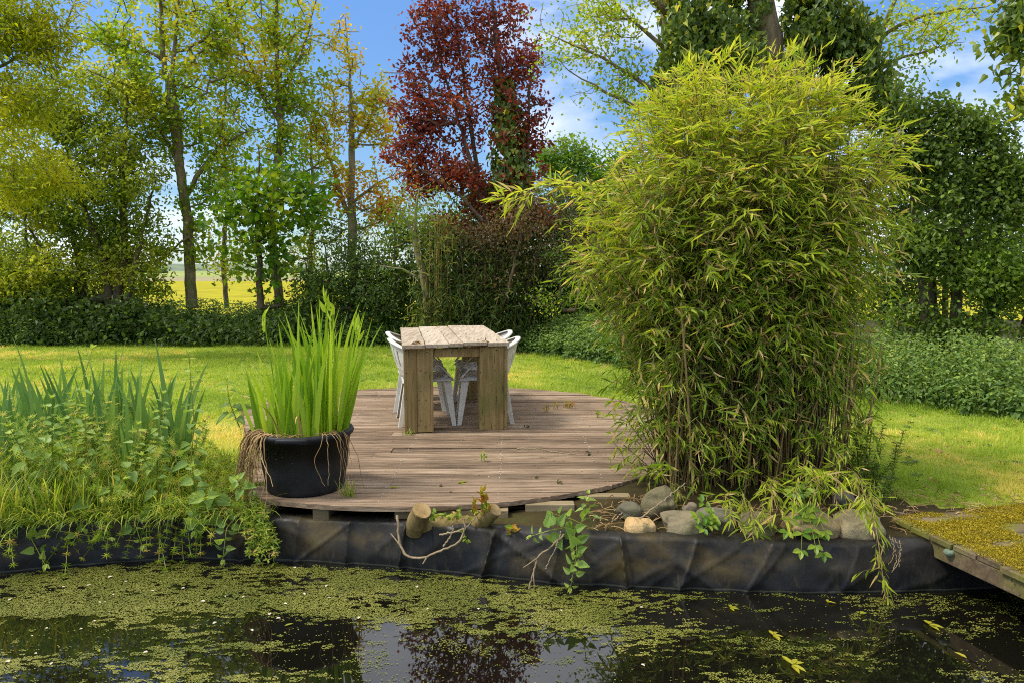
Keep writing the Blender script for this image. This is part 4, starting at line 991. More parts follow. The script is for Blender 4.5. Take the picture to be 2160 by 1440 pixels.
# ------------------------------------------------------------------ sawn log under the deck edge, roots and creepers
def make_log():
    rng = np.random.default_rng(41)
    root = empty('log', P(950, 1115, 4.16), 'mossy cut log with two sawn stubs lying under the front of the deck', 'log')
    def limb(pts, r, cutend):
        pts = [p + np.array([0, 0, 0]) for p in pts]
        q = smooth_path(pts, 14); n = 14; b = MB(); rr = np.interp(np.linspace(0, 1, n), np.linspace(0, 1, len(r)), r)
        b.tube(q, rr, 20, .5, cap=True, lump=.025, rng=rng); b.build('bark', M['log'], root, smooth=True)
        if cutend:
            d = unit(q[-1] - q[-2]); c = MB(); c.tube([q[-1] - d * .004, q[-1] + d * .004], [rr[-1] * .97, rr[-1] * .95], 24, .5); c.build('cut_face', M['cut'], root, smooth=False)
    k = 4.15 / F
    limb([P(878, 1112, 4.22), P(960, 1106, 4.22), P(1030, 1104, 4.23)], [.052, .055, .04], False)
    limb([P(874, 1122, 4.19), P(876, 1108, 4.17), P(890, 1076, 4.10)], [.048, .06, .055], True)
    limb([P(992, 1118, 4.20), P(1012, 1104, 4.17), P(1044, 1074, 4.11)], [.03, .047, .042], True)
    def shoot(pts, mat, n, L, tpl, droop=.0, up=.2, w=.45, rad=.002):
        path = smooth_path(pts, 10); s = MB(); s.tube(path, np.linspace(rad, rad * .6, 10), 4, .5)
        o = s.build('shoot', M['stem_green'], root); i = rng.integers(2, 10, n); d = rng.normal(0, 1, (n, 3)) * np.array([1, .8, .35]) + np.array([0, -.3, up])
        l = MB(); leaves(l, path[i], d, rng.normal(0, .4, (n, 3)) + np.array([0, -.5, .8]), L * rng.uniform(.6, 1.2, n), L * w, tpl, rng.random(n), .2); l.build('leaves', M[mat], o)
    for (a, b_, n) in (((905, 1100), (922, 1078), 12), ((940, 1100), (972, 1076), 14), ((950, 1096), (925, 1085), 10), ((985, 1096), (1000, 1080), 10), ((965, 1100), (955, 1082), 10)):
        shoot([P(*a, 4.14), P((a[0] + b_[0]) / 2, (a[1] + b_[1]) / 2 - 4, 4.11), P(*b_, 4.09)], 'leaf_cleavers', n, .04, 'oval')
    for (a, b_, n) in (((1020, 1100), (1018, 1036), 16), ((1010, 1098), (1000, 1056), 10), ((1030, 1090), (1026, 1050), 8), ((1036, 1090), (1032, 1070), 8)):
        shoot([P(*a, 4.12), P((a[0] + b_[0]) / 2 - 2, (a[1] + b_[1]) / 2, 4.08), P(*b_, 4.08)], 'redshoot', n, .05, 'lance', up=1.5)
    shoot([P(1030, 1112, 4.14), P(1060, 1132, 4.10), P(1080, 1134, 4.08), P(1082, 1112, 4.07)], 'redshoot', 20, .06, 'lance', up=.5, rad=.003)
    shoot([P(975, 1110, 4.12), P(980, 1128, 4.09), P(984, 1138, 4.07)], 'leaf_cleavers', 10, .04, 'oval')
make_log()
def stick(pts, r, label, name='stick', mat='stick', side=(), cat='stick', group=None):
    rng = np.random.default_rng(len(label)); q = smooth_path(pts, 34); q += rng.normal(0, .0022, q.shape); b = MB(); b.tube(q, np.linspace(r, r * .6, 34), 6, .5, lump=.05, rng=rng)
    for (i, p) in side: b.tube(smooth_path([q[i], (q[i] + p) / 2 + rng.normal(0, .004, 3), p], 6), np.linspace(r * .7, r * .4, 6), 5, .5)
    return tag(b.build(name, M[mat], loc=q[0], smooth=True), label, cat, group)
stick([front(837, 1085, .06), front(843, 1150, .06), front(855, 1172, .06), front(885, 1178, .06), front(935, 1160, .06), front(970, 1142, .06), front(982, 1120, .06), front(978, 1092, .06)], .0085,
      'pale bare stem looping down in front of the liner below the log', 'bare_stem', side=[(11, front(824, 1124, .06)), (17, front(892, 1188, .06))], cat='stem')
stick([front(928, 1126, .06), front(960, 1122, .06), front(985, 1112, .06), front(1004, 1088, .06)], .006, 'short pale twig crossing in front of the log between the stubs', 'bare_stem', cat='stem')
stick([front(936, 1150, .06), front(952, 1128, .06), front(956, 1112, .06), front(953, 1092, .06)], .005, 'thin twig hanging straight down from the middle of the log', 'bare_stem', cat='stem')
stick([front(1190, 1125, .06), front(1160, 1155, .06), front(1134, 1172, .06), front(1126, 1205, .06), front(1113, 1250, .06)], .006, 'dead forked stalk leaning down into the water left of the hanging creeper', 'bare_stem', side=[(17, front(1104, 1196, .06)), (22, front(1128, 1238, .06))], cat='stem')
stick([front(1184, 1120, .06), front(1170, 1160, .06), front(1150, 1200, .06)], .004, 'straight dead stalk between the forked stalk and the creeper', 'bare_stem', cat='stem')
stick([P(1090, 945, 4.92), P(1140, 946, 4.92), P(1170, 952, 4.9), P(1215, 958, 4.88)], .006, 'thin bare twig lying across the deck right of the table', 'twig', cat='twig', side=[(25, P(1222, 948, 4.93))])
stick([P(1885, 1080, 4.32), P(1925, 1086, 4.26), P(1955, 1112, 4.10), P(1962, 1118, 4.06)], .010, 'crooked brown stick lying on the corner of the mossy jetty', 'stick')
stick([P(1350, 1092, 4.00), P(1400, 1055, 4.06), P(1445, 1018, 4.2)], .005, 'straight pale cane leaning across the tall brown-green boulder', 'bare_stem', cat='stem')
stick([P(1280, 1110, 4.2), P(1312, 1082, 4.18), P(1320, 1070, 4.2)], .005, 'bent dry stalk at the left end of the stones', 'bare_stem', cat='stem')
for k, dx in enumerate((0, 7, 11, 21)):
    stick([front(1876 + dx, 1128 + 3 * k, .04), front(1886 + dx - 6 * (k % 2), 1155, .05), front(1882 + dx * .6 + 5 * (k % 3), 1180, .04), front(1874 + dx * 1.1, 1190 + (17 * k) % 23, .04)], .0028, 'thin pale dead root hanging over the liner beside the bamboo tip', 'dead_root', cat='root', group='dead roots over the liner')
_r = np.random.default_rng(53)
nettle(P(1205, 1095, 4.02), front(1203, 1240, .06), _r, 'pale green creeping nettle hanging over the liner to the water', 11, .075, 'leaf_nettle_near', sag=(.03, -.07, .04), W=.72)
nettle(P(1195, 1112, 4.02), front(1120, 1130, .08), _r, 'broad-leaved nettle sprig left of the hanging creeper', 5, .085, 'leaf_nettle_near', sag=(0, -.06, .03))
nettle(P(1250, 1110, 4.02), P(1240, 1040, 4.02), _r, 'small nettle standing against the deck edge', 6, .055, 'leaf_nettle_near')
nettle(P(1250, 1115, 4.02), P(1165, 1082, 4.0), _r, 'bright single-leaved runner reaching over the deck bearer', 3, .08, 'leaf_bright', sag=(0, 0, .01))
def pinnate(name, c, tips, rng, label, L=.055, mat='leaf_bright', n=4):
    root = empty(name, c, label, 'plant'); sb = MB(); lb = MB()
    for t in tips:
        path = smooth_path([c, (np.array(c) + t) / 2 + np.array([0, -.02, .03]), t], 12); sb.tube(path, np.linspace(.0022, .0012, 12), 4, .5)
        sd = unit(np.cross(path[-1] - path[0], [0, -.6, .8]))
        for i in np.linspace(3, 11, n).astype(int):
            ax = unit(path[i] - path[i - 1])
            for s in (-1, 1): leaves(lb, path[i:i + 1], (ax * .5 + sd * s)[None], np.array([[0, -.6, .8]]) + rng.normal(0, .15, (1, 3)), L * rng.uniform(.8, 1.1), L * .55, 'oval', rng.random(), .15)
        leaves(lb, path[-1:], unit(path[-1] - path[-2])[None], np.array([[0, -.6, .8]]), L, L * .5, 'oval', rng.random(), .15)
    sb.build('stem', M['stem_green'], root); lb.build('leaves', M[mat], root)
pinnate('leafy_shoot', P(1510, 1110, 4.05), [P(1470, 1090, 3.92), P(1482, 1058, 3.96), P(1500, 1082, 3.9), P(1484, 1115, 3.88)], _r, 'fresh green shoot with oval leaflets in front of the dark grey stone', .048)
pinnate('leafy_shoot', P(1690, 1050, 4.12), [front(1690, 1160, .08), front(1720, 1150, .08), P(1660, 1120, 3.86), P(1740, 1120, 3.88), P(1670, 1040, 4.0), P(1700, 1030, 4.0), front(1735, 1165, .07)], _r, 'large green shoot with oval leaflets hanging over the wide tan boulder', .056)
# spiky plant right of the bamboo
def make_spurge():
    rng = np.random.default_rng(61); c = np.array([(1835 - CX) / F * 4.5, 4.5, -.06]); root = empty('spurge_plant', c, 'dark green needle-leaved plant at the right foot of the bamboo', 'plant'); sb = MB(); lb = MB()
    for k in range(16):
        x = c + np.array([rng.normal(0, .07), rng.normal(0, .07), 0]); t = x + np.array([rng.normal(0, .07), rng.normal(-.03, .05), rng.uniform(.22, .52)]); path = smooth_path([x, (x + t) / 2 + rng.normal(0, .01, 3), t], 26); sb.tube(path, .0028, 4, .4)
        for i in range(2, 26):
            w = 9; a = rng.uniform(0, 6.28, w); d = np.stack([np.cos(a), np.sin(a), .45 + 0 * a], 1); leaves(lb, np.repeat(path[i:i + 1], w, 0), d, np.array([[0, 0, 1.0]]) + rng.normal(0, .2, (w, 3)), rng.uniform(.03, .042), .0045, 'lance', rng.random(), .1)
    sb.build('stem', M['stem_green'], root); lb.build('leaves', M['leaf_dark'], root)
make_spurge()

# ------------------------------------------------------------------ seedlings and scraps on the deck
def make_deck_bits():
    rng = np.random.default_rng(67)
    for px, py, n, lab in ((1150, 868, 8, 'small weed seedling growing between planks, nearest the table'), (1172, 862, 9, 'weed seedling in the deck, middle of the small row'), (1192, 860, 10, 'weed seedling in the deck right of the table, larger tuft'),
                           (1208, 862, 9, 'weed seedling in the deck, rightmost of the small row'), (1262, 880, 7, 'pale grass tuft between planks near the right of the deck'), (1020, 972, 6, 'tiny green weed between planks in front of the table')):
        g = G(px, py, 0); root = empty('seedling', g, lab, 'plant', 'weeds in the deck'); lb = MB(); p = np.repeat(g[None], n, 0) + rng.normal(0, .02, (n, 3)) * np.array([1, .3, 0])
        blades(lb, p, rng.uniform(0, 6.28, n), rng.uniform(.1, .6, n), .4, rng.uniform(.04, .09, n), .006, rng.random(n), 4)
        m = n * 2; q = np.repeat(p, 2, 0) + np.array([0, 0, 1.0]) * rng.uniform(.03, .075, (m, 1)); leaves(lb, q, rng.normal(size=(m, 3)) * np.array([1, 1, .4]), rng.normal(0, .4, (m, 3)) + np.array([0, 0, 1.]), .03, .013, 'oval', rng.random(m), .2)
        lb.build('leaves', M['redshoot' if px < 1215 and px > 1100 else 'leaf_cleavers'], root)
    b = MB()
    for k in range(420):
        a = rng.uniform(0, 6.28); r = DECK_R * math.sqrt(rng.random()) * .97; x, y = DECK_C[0] + r * math.cos(a), DECK_C[1] + r * math.sin(a); s = rng.uniform(.004, .016)
        leaves(b, np.array([[x, y, .004]]), rng.normal(size=(1, 3)) * np.array([1, 1, .15]), np.array([[0, 0, 1.]]) + rng.normal(0, .25, (1, 3)), s * 1.8, s * .7, 'oval', rng.random(), .4)
    tag(b.build('deck_litter', M['straw']), 'tiny pale scraps and leaf bits scattered over the planks', 'litter', kind='stuff')
    for px, py, s, lab in ((1243, 958, .05, 'dark withered clump lying on the deck far right of the twig'), (1112, 902, .05, 'dark leaf scrap on the deck just right of the table leg'), (1130, 1008, .03, 'small dark scrap near the front of the deck, right of centre'), (1182, 1020, .045, 'small dark scrap near the front right curve of the deck'), (932, 1026, .03, 'small dark scrap near the front of the deck, left of centre')):
        g = G(px, py, 0); b = MB(); n = 12; leaves(b, g + rng.normal(0, s * .3, (n, 3)) * np.array([1, .6, 0]) + np.array([0, 0, 1.]) * rng.uniform(.002, s * .4, (n, 1)), rng.normal(size=(n, 3)), rng.normal(size=(n, 3)) + np.array([0, 0, .5]), s * .5, s * .22, 'oval', rng.random(n) * .3, .5)
        tag(b.build('dead_leaf', M['leaf_purple'], loc=g), lab, 'leaf', 'dark scraps on the deck')
    for px, py, lab in ((965, 1018, 'yellow-green leaf lying on the deck above the log'), (820, 1028, 'yellow-green leaf lying near the deck front right of the tub')):
        g = G(px, py, .003); flat_leaf('fallen_leaf', g[0], g[1], .004, .07, .35, .1, 'oval', M['floatleaf'], lab, 'leaf', 'fallen leaves on the deck', rng, 2 if px > 900 else 1, .3)
    g = G(735, 1045, 0); root = empty('grass_tuft', g, 'small bright grass tuft growing on the deck at the right foot of the tub', 'grass tuft'); b = MB(); n = 60
    blades(b, g + rng.normal(0, .022, (n, 3)) * np.array([1, 1, 0]), rng.uniform(0, 6.28, n), rng.uniform(.1, .6, n), .6, rng.uniform(.04, .13, n), .004, rng.random(n), 4); b.build('leaves', M['leaf_cleavers'], root)
    g = tp(.06, -.04, 0); root = empty('grass_tuft', g, 'low grass tuft at the foot of the left front table leg', 'grass tuft'); b = MB(); n = 26
    blades(b, g + rng.normal(0, .04, (n, 3)) * np.array([1, .2, 0]), rng.uniform(0, 6.28, n), rng.uniform(.3, 1.0, n), .6, rng.uniform(.03, .08, n), .004, rng.random(n), 4); b.build('leaves', M['leaf_cleavers'], root)
make_deck_bits()

# ------------------------------------------------------------------ mossy jetty at the right
W_JETTY = wood_mat('jetty_wood', [(.25, lin(66, 54, 40)), (.5, lin(104, 88, 66)), (.75, lin(138, 122, 96))], (.3, 2.4, 2.4), lin(112, 112, 40), (.46, .6), bump=.5)
def make_jetty():
    rng = np.random.default_rng(71); z = -.045; A = G(1880, 1090, z); B = G(2190, 1226, z); d = unit(B - A); n_ = np.array([-d[1], d[0], 0]); n_ = n_ if n_[0] > 0 else -n_
    root = empty('jetty', A, 'low plank jetty covered in yellow-green moss at the right edge', 'jetty'); L = 3.6; pw = .145; mb = MB(); ang = math.atan2(n_[1], n_[0])
    for k in range(int(L / pw)):
        c = A + d * (k + .5) * pw + n_ * (.8 + rng.normal(0, .006)); mb.box(c + np.array([0, 0, -.016 + rng.normal(0, .002)]), (1.6, pw - .006, .03), ang, rng.random(), jit=.0015, rng=rng)
    mb.build('planks', W_JETTY, root, bevel=.004)
    b = MB(); c = A + d * L / 2 + n_ * .03; b.box(c + np.array([0, 0, -.075]), (L, .045, .085), math.atan2(d[1], d[0]), .5, jit=.001, rng=rng); b.build('beam', W_JETTY, root, bevel=.004)
    b = MB(); c = A + d * L / 2 + n_ * 1.4; b.box(c + np.array([0, 0, -.075]), (L, .045, .085), math.atan2(d[1], d[0]), .5); b.build('beam', W_JETTY, root, bevel=.004)
    # moss: thousands of tiny upright tufts where cushions have spread
    N = 110000; u = rng.uniform(0, 1.3, N); v = rng.uniform(.0, L * .5, N); p = A + d * v[:, None] + n_ * u[:, None]
    m = fbm(p[:, 0] * 3.5, p[:, 1] * 7, 81, 5); keep = rng.random(N) < np.clip((m - .31) * 6, 0, 1) * np.clip((u + .02) * 12, 0, 1); p = p[keep]; mm = m[keep]; k = len(p)
    hgt = np.clip((mm - .42) * .09, .003, .022); p[:, 2] = z + .001 + hgt * rng.uniform(.0, 1, k) * .8
    b = MB(); leaves(b, p, rng.normal(0, .8, (k, 3)) + np.array([0, 0, .5]), rng.normal(size=(k, 3)) + np.array([0, 0, .8]), rng.uniform(.006, .014, k), .005, 'oval', np.clip(rng.normal(.5, .28, k), 0, 1), .2)
    M['moss'] = leaf_mat('moss', [(0, lin(92, 92, 24)), (.5, lin(146, 138, 36)), (1, lin(186, 170, 66))], .2, .8, .1, gain=.8)
    tag(b.build('moss', M['moss'], root), kind='stuff')
    # grey stones and lichen lumps on the beam side
    for s, w in ((.42, .03), (1.02, .045)):
        c = A + d * s + n_ * .0 + np.array([0, 0, -.05]); v = unit(rng.normal(size=(60, 3))) * np.array([w, .014, w * .6]); mb = MB(); lathe(mb, c, [(.001, -w * .7), (w * .7, -w * .5), (w, 0), (w * .7, w * .45), (.001, w * .55)], 14); mb.build('lichen', M['lichen'], root, smooth=True)
def _lich():
    t = NT('lichen'); n = t.noise(30, 5); return t.done(t.pbr(t.ramp(n, [(.3, lin(96, 112, 92)), (.7, lin(150, 160, 138))]), .9, .1, t.bump(n, .6, .01)))
M['lichen'] = _lich()
make_jetty()

# ------------------------------------------------------------------ bamboo clump
def make_bamboo():
    rng = np.random.default_rng(83); C = np.array([1.58, 4.98, -.06])
    root = empty('bamboo_clump', C, 'large bushy bamboo clump, yellow-green above a dark stemmy base', 'bamboo')
    cb = MB(); P_, D_, T_, LL = [], [], [], []
    # outline of the clump as seen: height, reach to the left, reach to the right (metres)
    zz = np.array([0, .25, .6, 1.0, 1.4, 1.7, 2.0, 2.3, 2.55, 2.75, 2.9])
    rl = np.array([.45, .48, .54, .72, 1.04, 1.18, 1.10, .96, .78, .55, .3])
    rr = np.array([.60, .62, .64, .70, .80, .88, .92, .84, .64, .42, .24])
    def reach(z, a):
        l, r = np.interp(z, zz, rl), np.interp(z, zz, rr); c = math.cos(a); base = r if c > 0 else l
        return base * math.sqrt(c * c + (.62 * math.sin(a)) ** 2 / 1.0) if True else base
    def sprig(p, out, f, tone, n=None, scale=1.0, Lr=(.062, .112)):
        l = rng.uniform(.10, .30) * scale; d = unit(out * rng.uniform(.5, 1.1) + rng.normal(0, .45, 3) + np.array([0, 0, .25 + .5 * (p[2] > 2.1) - .15 * (p[2] < 1.2)]))
        n = n or rng.integers(5, 10); t = np.linspace(.25, 1, n); q = p + d * l * t[:, None] + np.array([0, 0, -1.0]) * (t[:, None] ** 2) * l * .35
        cb.tube(np.vstack([p, q[::2], q[-1:]]), .0014, 3, .45, cap=False)
        s = np.where(np.arange(n) % 2, 1, -1)[:, None]; sd = unit(np.cross(d, [0, 0, 1.0]) + rng.normal(0, .2, 3))
        P_.append(q); D_.append(unit(d * .8 + s * sd * rng.uniform(.3, .8, (n, 1)) + np.array([0, 0, -.42 + .6 * np.clip((p[2] - 1.7) / 1.0, 0, 1)]) + rng.normal(0, .22, (n, 3))))
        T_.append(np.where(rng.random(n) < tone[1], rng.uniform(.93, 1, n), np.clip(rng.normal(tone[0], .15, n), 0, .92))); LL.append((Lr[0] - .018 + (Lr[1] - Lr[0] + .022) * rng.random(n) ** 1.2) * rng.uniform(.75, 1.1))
    def culm(b, top, arch, r, tone_hi, fromf, step=.13, per=2):
        mid = b + (top - b) * np.array([.42, .42, .62]) + rng.normal(0, .03, 3); path = smooth_path([b, b + (mid - b) * .5 + np.array([0, 0, .04]), mid, top], 30)
        cb.tube(path, np.linspace(r, r * .3, 30), 5, rng.random() * .9, cap=False)
        L = np.linalg.norm(top - b); k = int(L * (1 - fromf) / step)
        for j in range(k):
            f = fromf + (1 - fromf) * (j + rng.random()) / k; i = min(28, int(f * 29)); p = path[i]; h = p[2]
            a = rng.uniform(0, 6.28); o = unit(p - np.array([C[0], C[1], p[2]]) + 1e-3); o = unit(o * .7 + np.array([math.cos(a), math.sin(a), 0]))
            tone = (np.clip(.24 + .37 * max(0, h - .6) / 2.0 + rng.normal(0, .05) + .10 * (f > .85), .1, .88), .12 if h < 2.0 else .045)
            for _ in range(per): sprig(p, o, f, tone)
    n = 400
    for k in range(n):
        a = rng.uniform(0, 2 * math.pi); rb = math.sqrt(rng.random()); b = C + np.array([math.cos(a) * .58 * rb, math.sin(a) * .42 * rb, 0]); b[1] = max(b[1], bank_y(b[0]) + .3)
        zt = rng.uniform(1.15, 2.7) if rng.random() < .55 else rng.uniform(1.9, 2.74); a2 = a + rng.normal(0, .5); q = rng.uniform(.35, 1.0) ** .6 * (.86 + .4 * (vnoise(np.array(a2 * 2.2), np.array(zt * 2.6), 5)))
        R = reach(min(zt, 3.05), a2) * q; top = np.array([C[0] + R * math.cos(a2), C[1] + R * math.sin(a2) * 1.0, zt]); culm(b, top, 0, rng.uniform(.0045, .0085), 0, .45 if rng.random() < .75 else .3, per=3)
    for k in range(170):                                        # bare and broken stems at the foot
        b = C + np.array([rng.uniform(-.62, .66), rng.uniform(-.45, .1), 0]); b[1] = max(b[1], bank_y(b[0]) + .28); t = b + np.array([rng.normal(0, .10), rng.normal(-.03, .06), rng.uniform(.5, 1.35)])
        cb.tube(smooth_path([b, (b + t) / 2 + rng.normal(0, .015, 3), t], 9), rng.uniform(.0035, .007), 4, rng.random(), cap=False)
    for k in range(26):                                         # leading shoots that break the outline
        px, py = [(1655, 95), (1640, 110), (1560, 120), (1480, 140), (1430, 150), (1395, 165), (1365, 235), (1760, 200), (1790, 165), (1850, 255), (1890, 300), (1915, 345), (1912, 420), (1905, 480), (1520, 110), (1600, 150),
                  (1240, 360), (1210, 395), (1180, 440), (1190, 520), (1215, 560), (1700, 150), (1270, 300), (1320, 240), (1880, 560), (1200, 470)][k]
        Y = rng.uniform(4.65, 5.1); t = P(px, py, Y); culm(C + rng.normal(0, .25, 3) * np.array([1, .5, 0]), t, 0, .006, 0, .45, .10, 2)
    # long spray to the left
    b = np.array([1.2, 4.8, .9]); t = P(1072, 425, 4.55); path = smooth_path([b, P(1250, 420, 4.62), P(1160, 388, 4.56), t], 26); cb.tube(path, np.linspace(.005, .0018, 26), 4, .6)
    for i in range(4, 26): [sprig(path[i], unit(path[i] - path[i - 1]), 1, (.74, .04), 6, .75, (.09, .13)) for _ in (0, 1)]
    # low leaves around the foot, in front
    for k in range(300):
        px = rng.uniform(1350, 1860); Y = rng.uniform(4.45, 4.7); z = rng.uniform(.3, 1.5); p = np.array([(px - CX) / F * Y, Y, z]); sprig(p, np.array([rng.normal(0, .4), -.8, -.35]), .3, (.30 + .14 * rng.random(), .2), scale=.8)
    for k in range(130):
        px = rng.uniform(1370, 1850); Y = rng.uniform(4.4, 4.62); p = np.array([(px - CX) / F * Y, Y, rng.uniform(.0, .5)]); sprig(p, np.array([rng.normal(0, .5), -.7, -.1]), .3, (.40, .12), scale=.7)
    for k in range(46):                                         # left skirt over the deck edge
        p = P(rng.uniform(1310, 1420), rng.uniform(840, 1000), rng.uniform(4.6, 5.0)); sprig(p, np.array([-1, -.3, .0]), .3, (.42, .08), scale=.8)
        if k % 3 == 0: cb.tube(smooth_path([C + np.array([-.5 + rng.normal(0, .05), -.1, 0]), p], 8), .003, 4, .5, cap=False)
    # front fringe hanging over stones, and the long tip reaching to the water
    for px0, py0, tip, nn in ((1560, 1040, (1592, 1112), 9), (1520, 1045, (1545, 1090), 8), (1640, 1020, (1590, 1090), 8), (1700, 960, (1680, 1040), 9), (1760, 985, (1760, 1060), 12), (1740, 1000, (1720, 1035), 10), (1790, 1000, (1815, 1070), 12), (1820, 1010, (1850, 1130), 12), (1780, 980, (1830, 1060), 12), (1690, 990, (1730, 1020), 10), (1600, 1010, (1640, 1075), 9)):
        p0, p1 = P(px0, py0, 4.40), P(*tip, 3.92); path = smooth_path([C + np.array([(px0 - 1580) / 500, -.25, .05]), p0, (p0 + p1) / 2 + np.array([0, -.03, .06]), p1], 20); cb.tube(path, .0024, 4, .6, cap=False)
        for i in range(9, 20):
            sprig(path[i], unit(path[i] - path[i - 2]), 1, (.55, .12), rng.integers(4, 7), .5, (.06, .11))
    path = smooth_path([P(1800, 1010, 4.3), P(1838, 1060, 3.95), front(1854, 1150, .10), front(1868, 1262, .10)], 30); cb.tube(path, np.linspace(.004, .0015, 30), 4, .7)
    for i in range(6, 30):
        if 16 < i < 20: continue
        sprig(path[i], np.array([rng.normal(0, .35), -.2, -1.2]), 1, (.62, .14), rng.integers(4, 7), .42, (.06, .105))
    P_, D_, T_, LL = map(np.concatenate, (P_, D_, T_, LL))
    nn = unit(rng.normal(0, .55, P_.shape) + np.array([0, -.2, .75])); lb = MB()
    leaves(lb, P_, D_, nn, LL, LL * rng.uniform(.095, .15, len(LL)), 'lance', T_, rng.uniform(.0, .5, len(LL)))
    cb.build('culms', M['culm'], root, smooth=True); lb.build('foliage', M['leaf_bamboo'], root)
    print('bamboo leaves', len(P_))
make_bamboo()

# ================================================================== trees and shrubs beyond the lawn
def gnd(px, Y, z=-.06): return np.array([(px - CX) / F * Y, Y, z])
def E(specs, Y, rng, clump=.9):
    out = []
    for s in specs:
        p = ell(s[0], s[1], s[2], s[3], s[5] if len(s) > 5 else Y, s[4] * 3, rng=rng)
        w = .5 * vnoise(p[:, 0] * 1.9 + 31, p[:, 2] * 1.9, 5) + .5 * vnoise(p[:, 1] * 1.7, p[:, 2] * 1.9 + p[:, 0] * .6, 6) + rng.normal(0, .24 / clump, len(p))
        out.append(p[np.argsort(-w)[:s[4]]])
    return np.concatenate(out)
def make_trees():
    rg = lambda s: np.random.default_rng(s)
    G1 = 'trees behind the lawn'
    # pale ash leaning in from the left edge
    r = rg(101); Y = 11.5
    tr = [(px_path([(-150, 640), (-130, 420), (-110, 200), (-90, -40)], Y), [.16, .12, .08, .04]), (px_path([(-128, 420), (-40, 445), (40, 412), (100, 392), (165, 385)], Y), [.03, .02, .01, .006]),
          (px_path([(-115, 240), (-40, 160), (60, 110), (130, 60)], Y), [.05, .03, .015, .006])]
    tree('ash_tree', 'yellow-green feathery ash reaching in at the upper left edge', 'tree', gnd(-150, Y), tr, E([(30, 110, 120, 110, 130), (-20, 250, 140, 90, 90), (110, 30, 100, 90, 90), (60, 190, 90, 70, 60), (30, 380, 90, 70, 60), (-60, 0, 150, 150, 60), (70, -100, 120, 80, 40), (110, 385, 70, 50, 26)], Y, r), r, M['leaf_ash'], M['bark'], 26, .095, .32, 'lance', .13, .45, low=1.5, group=G1)
    # many-stemmed bush with soft green leaves
    r = rg(102); Y = 14.4
    tr = [(px_path([(232, 645), (225, 560), (190, 470), (150, 380), (130, 250)], Y), [.09, .07, .05, .03, .015]), (px_path([(248, 645), (262, 540), (258, 420), (265, 300), (270, 180)], Y), [.10, .08, .06, .03, .012]),
          (px_path([(180, 640), (165, 540), (140, 440), (90, 340)], Y + .4), [.08, .06, .04, .015]), (px_path([(268, 645), (290, 540), (310, 450), (330, 380)], Y - .2), [.06, .045, .03, .012]), (px_path([(130, 640), (110, 560), (60, 480)], Y), [.06, .04, .015])]
    tree('elder_bush', 'dense soft-green many-stemmed elder at the left of the tree row', 'bush', gnd(230, Y), tr, E([(150, 200, 100, 80, 90), (230, 250, 110, 110, 150), (90, 320, 110, 120, 140), (280, 380, 80, 110, 130), (160, 430, 130, 90, 150), (60, 480, 90, 100, 110), (130, 560, 130, 60, 110), (30, 590, 80, 50, 60), (320, 500, 50, 70, 50), (240, 520, 70, 60, 60), (300, 590, 60, 40, 40), (200, 330, 120, 120, 90), (100, 250, 80, 80, 60)], Y, r), r, M['leaf_elder'], M['bark_dark'], 22, .095, .42, 'oval', .13, .3, low=.9, group=G1)
    r = rg(1025); Y = 14.9
    tr = [(px_path([(70, 645), (60, 560), (50, 440)], Y), [.06, .04, .012]), (px_path([(160, 645), (165, 570), (190, 480)], Y), [.06, .04, .012]), (px_path([(20, 645), (0, 560), (-20, 460)], Y), [.05, .035, .012]), (px_path([(215, 645), (235, 570), (280, 500)], Y + .3), [.05, .035, .012])]
    tree('hawthorn_bush', 'low dense hawthorn bush filling in below the elder at the far left', 'bush', gnd(120, Y), tr, E([(50, 470, 120, 80, 130), (160, 530, 110, 80, 130), (30, 580, 110, 60, 130), (220, 570, 70, 60, 70), (120, 620, 150, 30, 90), (60, 400, 90, 70, 70), (-40, 520, 90, 110, 70), (310, 610, 60, 26, 22)], Y, r), r, M['leaf_elder'], M['bark_dark'], 15, .085, .5, 'oval', .13, .3, low=.4, group=G1, tintmap=lambda p, t: t - .1)
    # tall airy tree with a straight trunk
    r = rg(103); Y = 15.0
    tr = [(px_path([(405, 650), (400, 560), (398, 480), (388, 410), (379, 345), (362, 250), (345, 120), (338, 0), (332, -140)], Y), [.115, .10, .09, .08, .07, .05, .04, .025, .012]), (px_path([(381, 345), (378, 260), (362, 170), (372, 60), (380, -60)], Y), [.07, .055, .04, .025, .01]),
          (px_path([(396, 410), (420, 365), (452, 322), (500, 285), (560, 270)], Y), [.05, .045, .035, .02, .008]), (px_path([(380, 350), (345, 285), (320, 245), (290, 200)], Y), [.05, .035, .025, .01]), (px_path([(346, 130), (280, 90), (215, 65), (190, 40)], Y), [.04, .025, .014, .006]), (px_path([(398, 500), (370, 520), (340, 545), (318, 580)], Y - .2), [.025, .018, .012, .005])]
    tree('alder_tree', 'tall airy alder with a straight mossy trunk, left of centre', 'tree', gnd(405, Y), tr, E([(340, 60, 150, 110, 130), (300, 170, 110, 90, 80), (420, 200, 110, 110, 110), (350, -60, 150, 80, 70), (470, 290, 70, 60, 40), (330, 300, 60, 50, 30), (230, 60, 60, 70, 36), (440, 90, 80, 90, 60), (330, 545, 40, 50, 16), (430, 430, 60, 60, 34), (420, 520, 40, 40, 16), (460, 350, 60, 60, 30), (300, 230, 70, 60, 40)], Y, r), r, M['leaf_alder'], M['bark'], 15, .092, .66, 'oval', .13, .3, low=2.2, group=G1, tip=.0085)
    r = rg(104); Y = 15.4
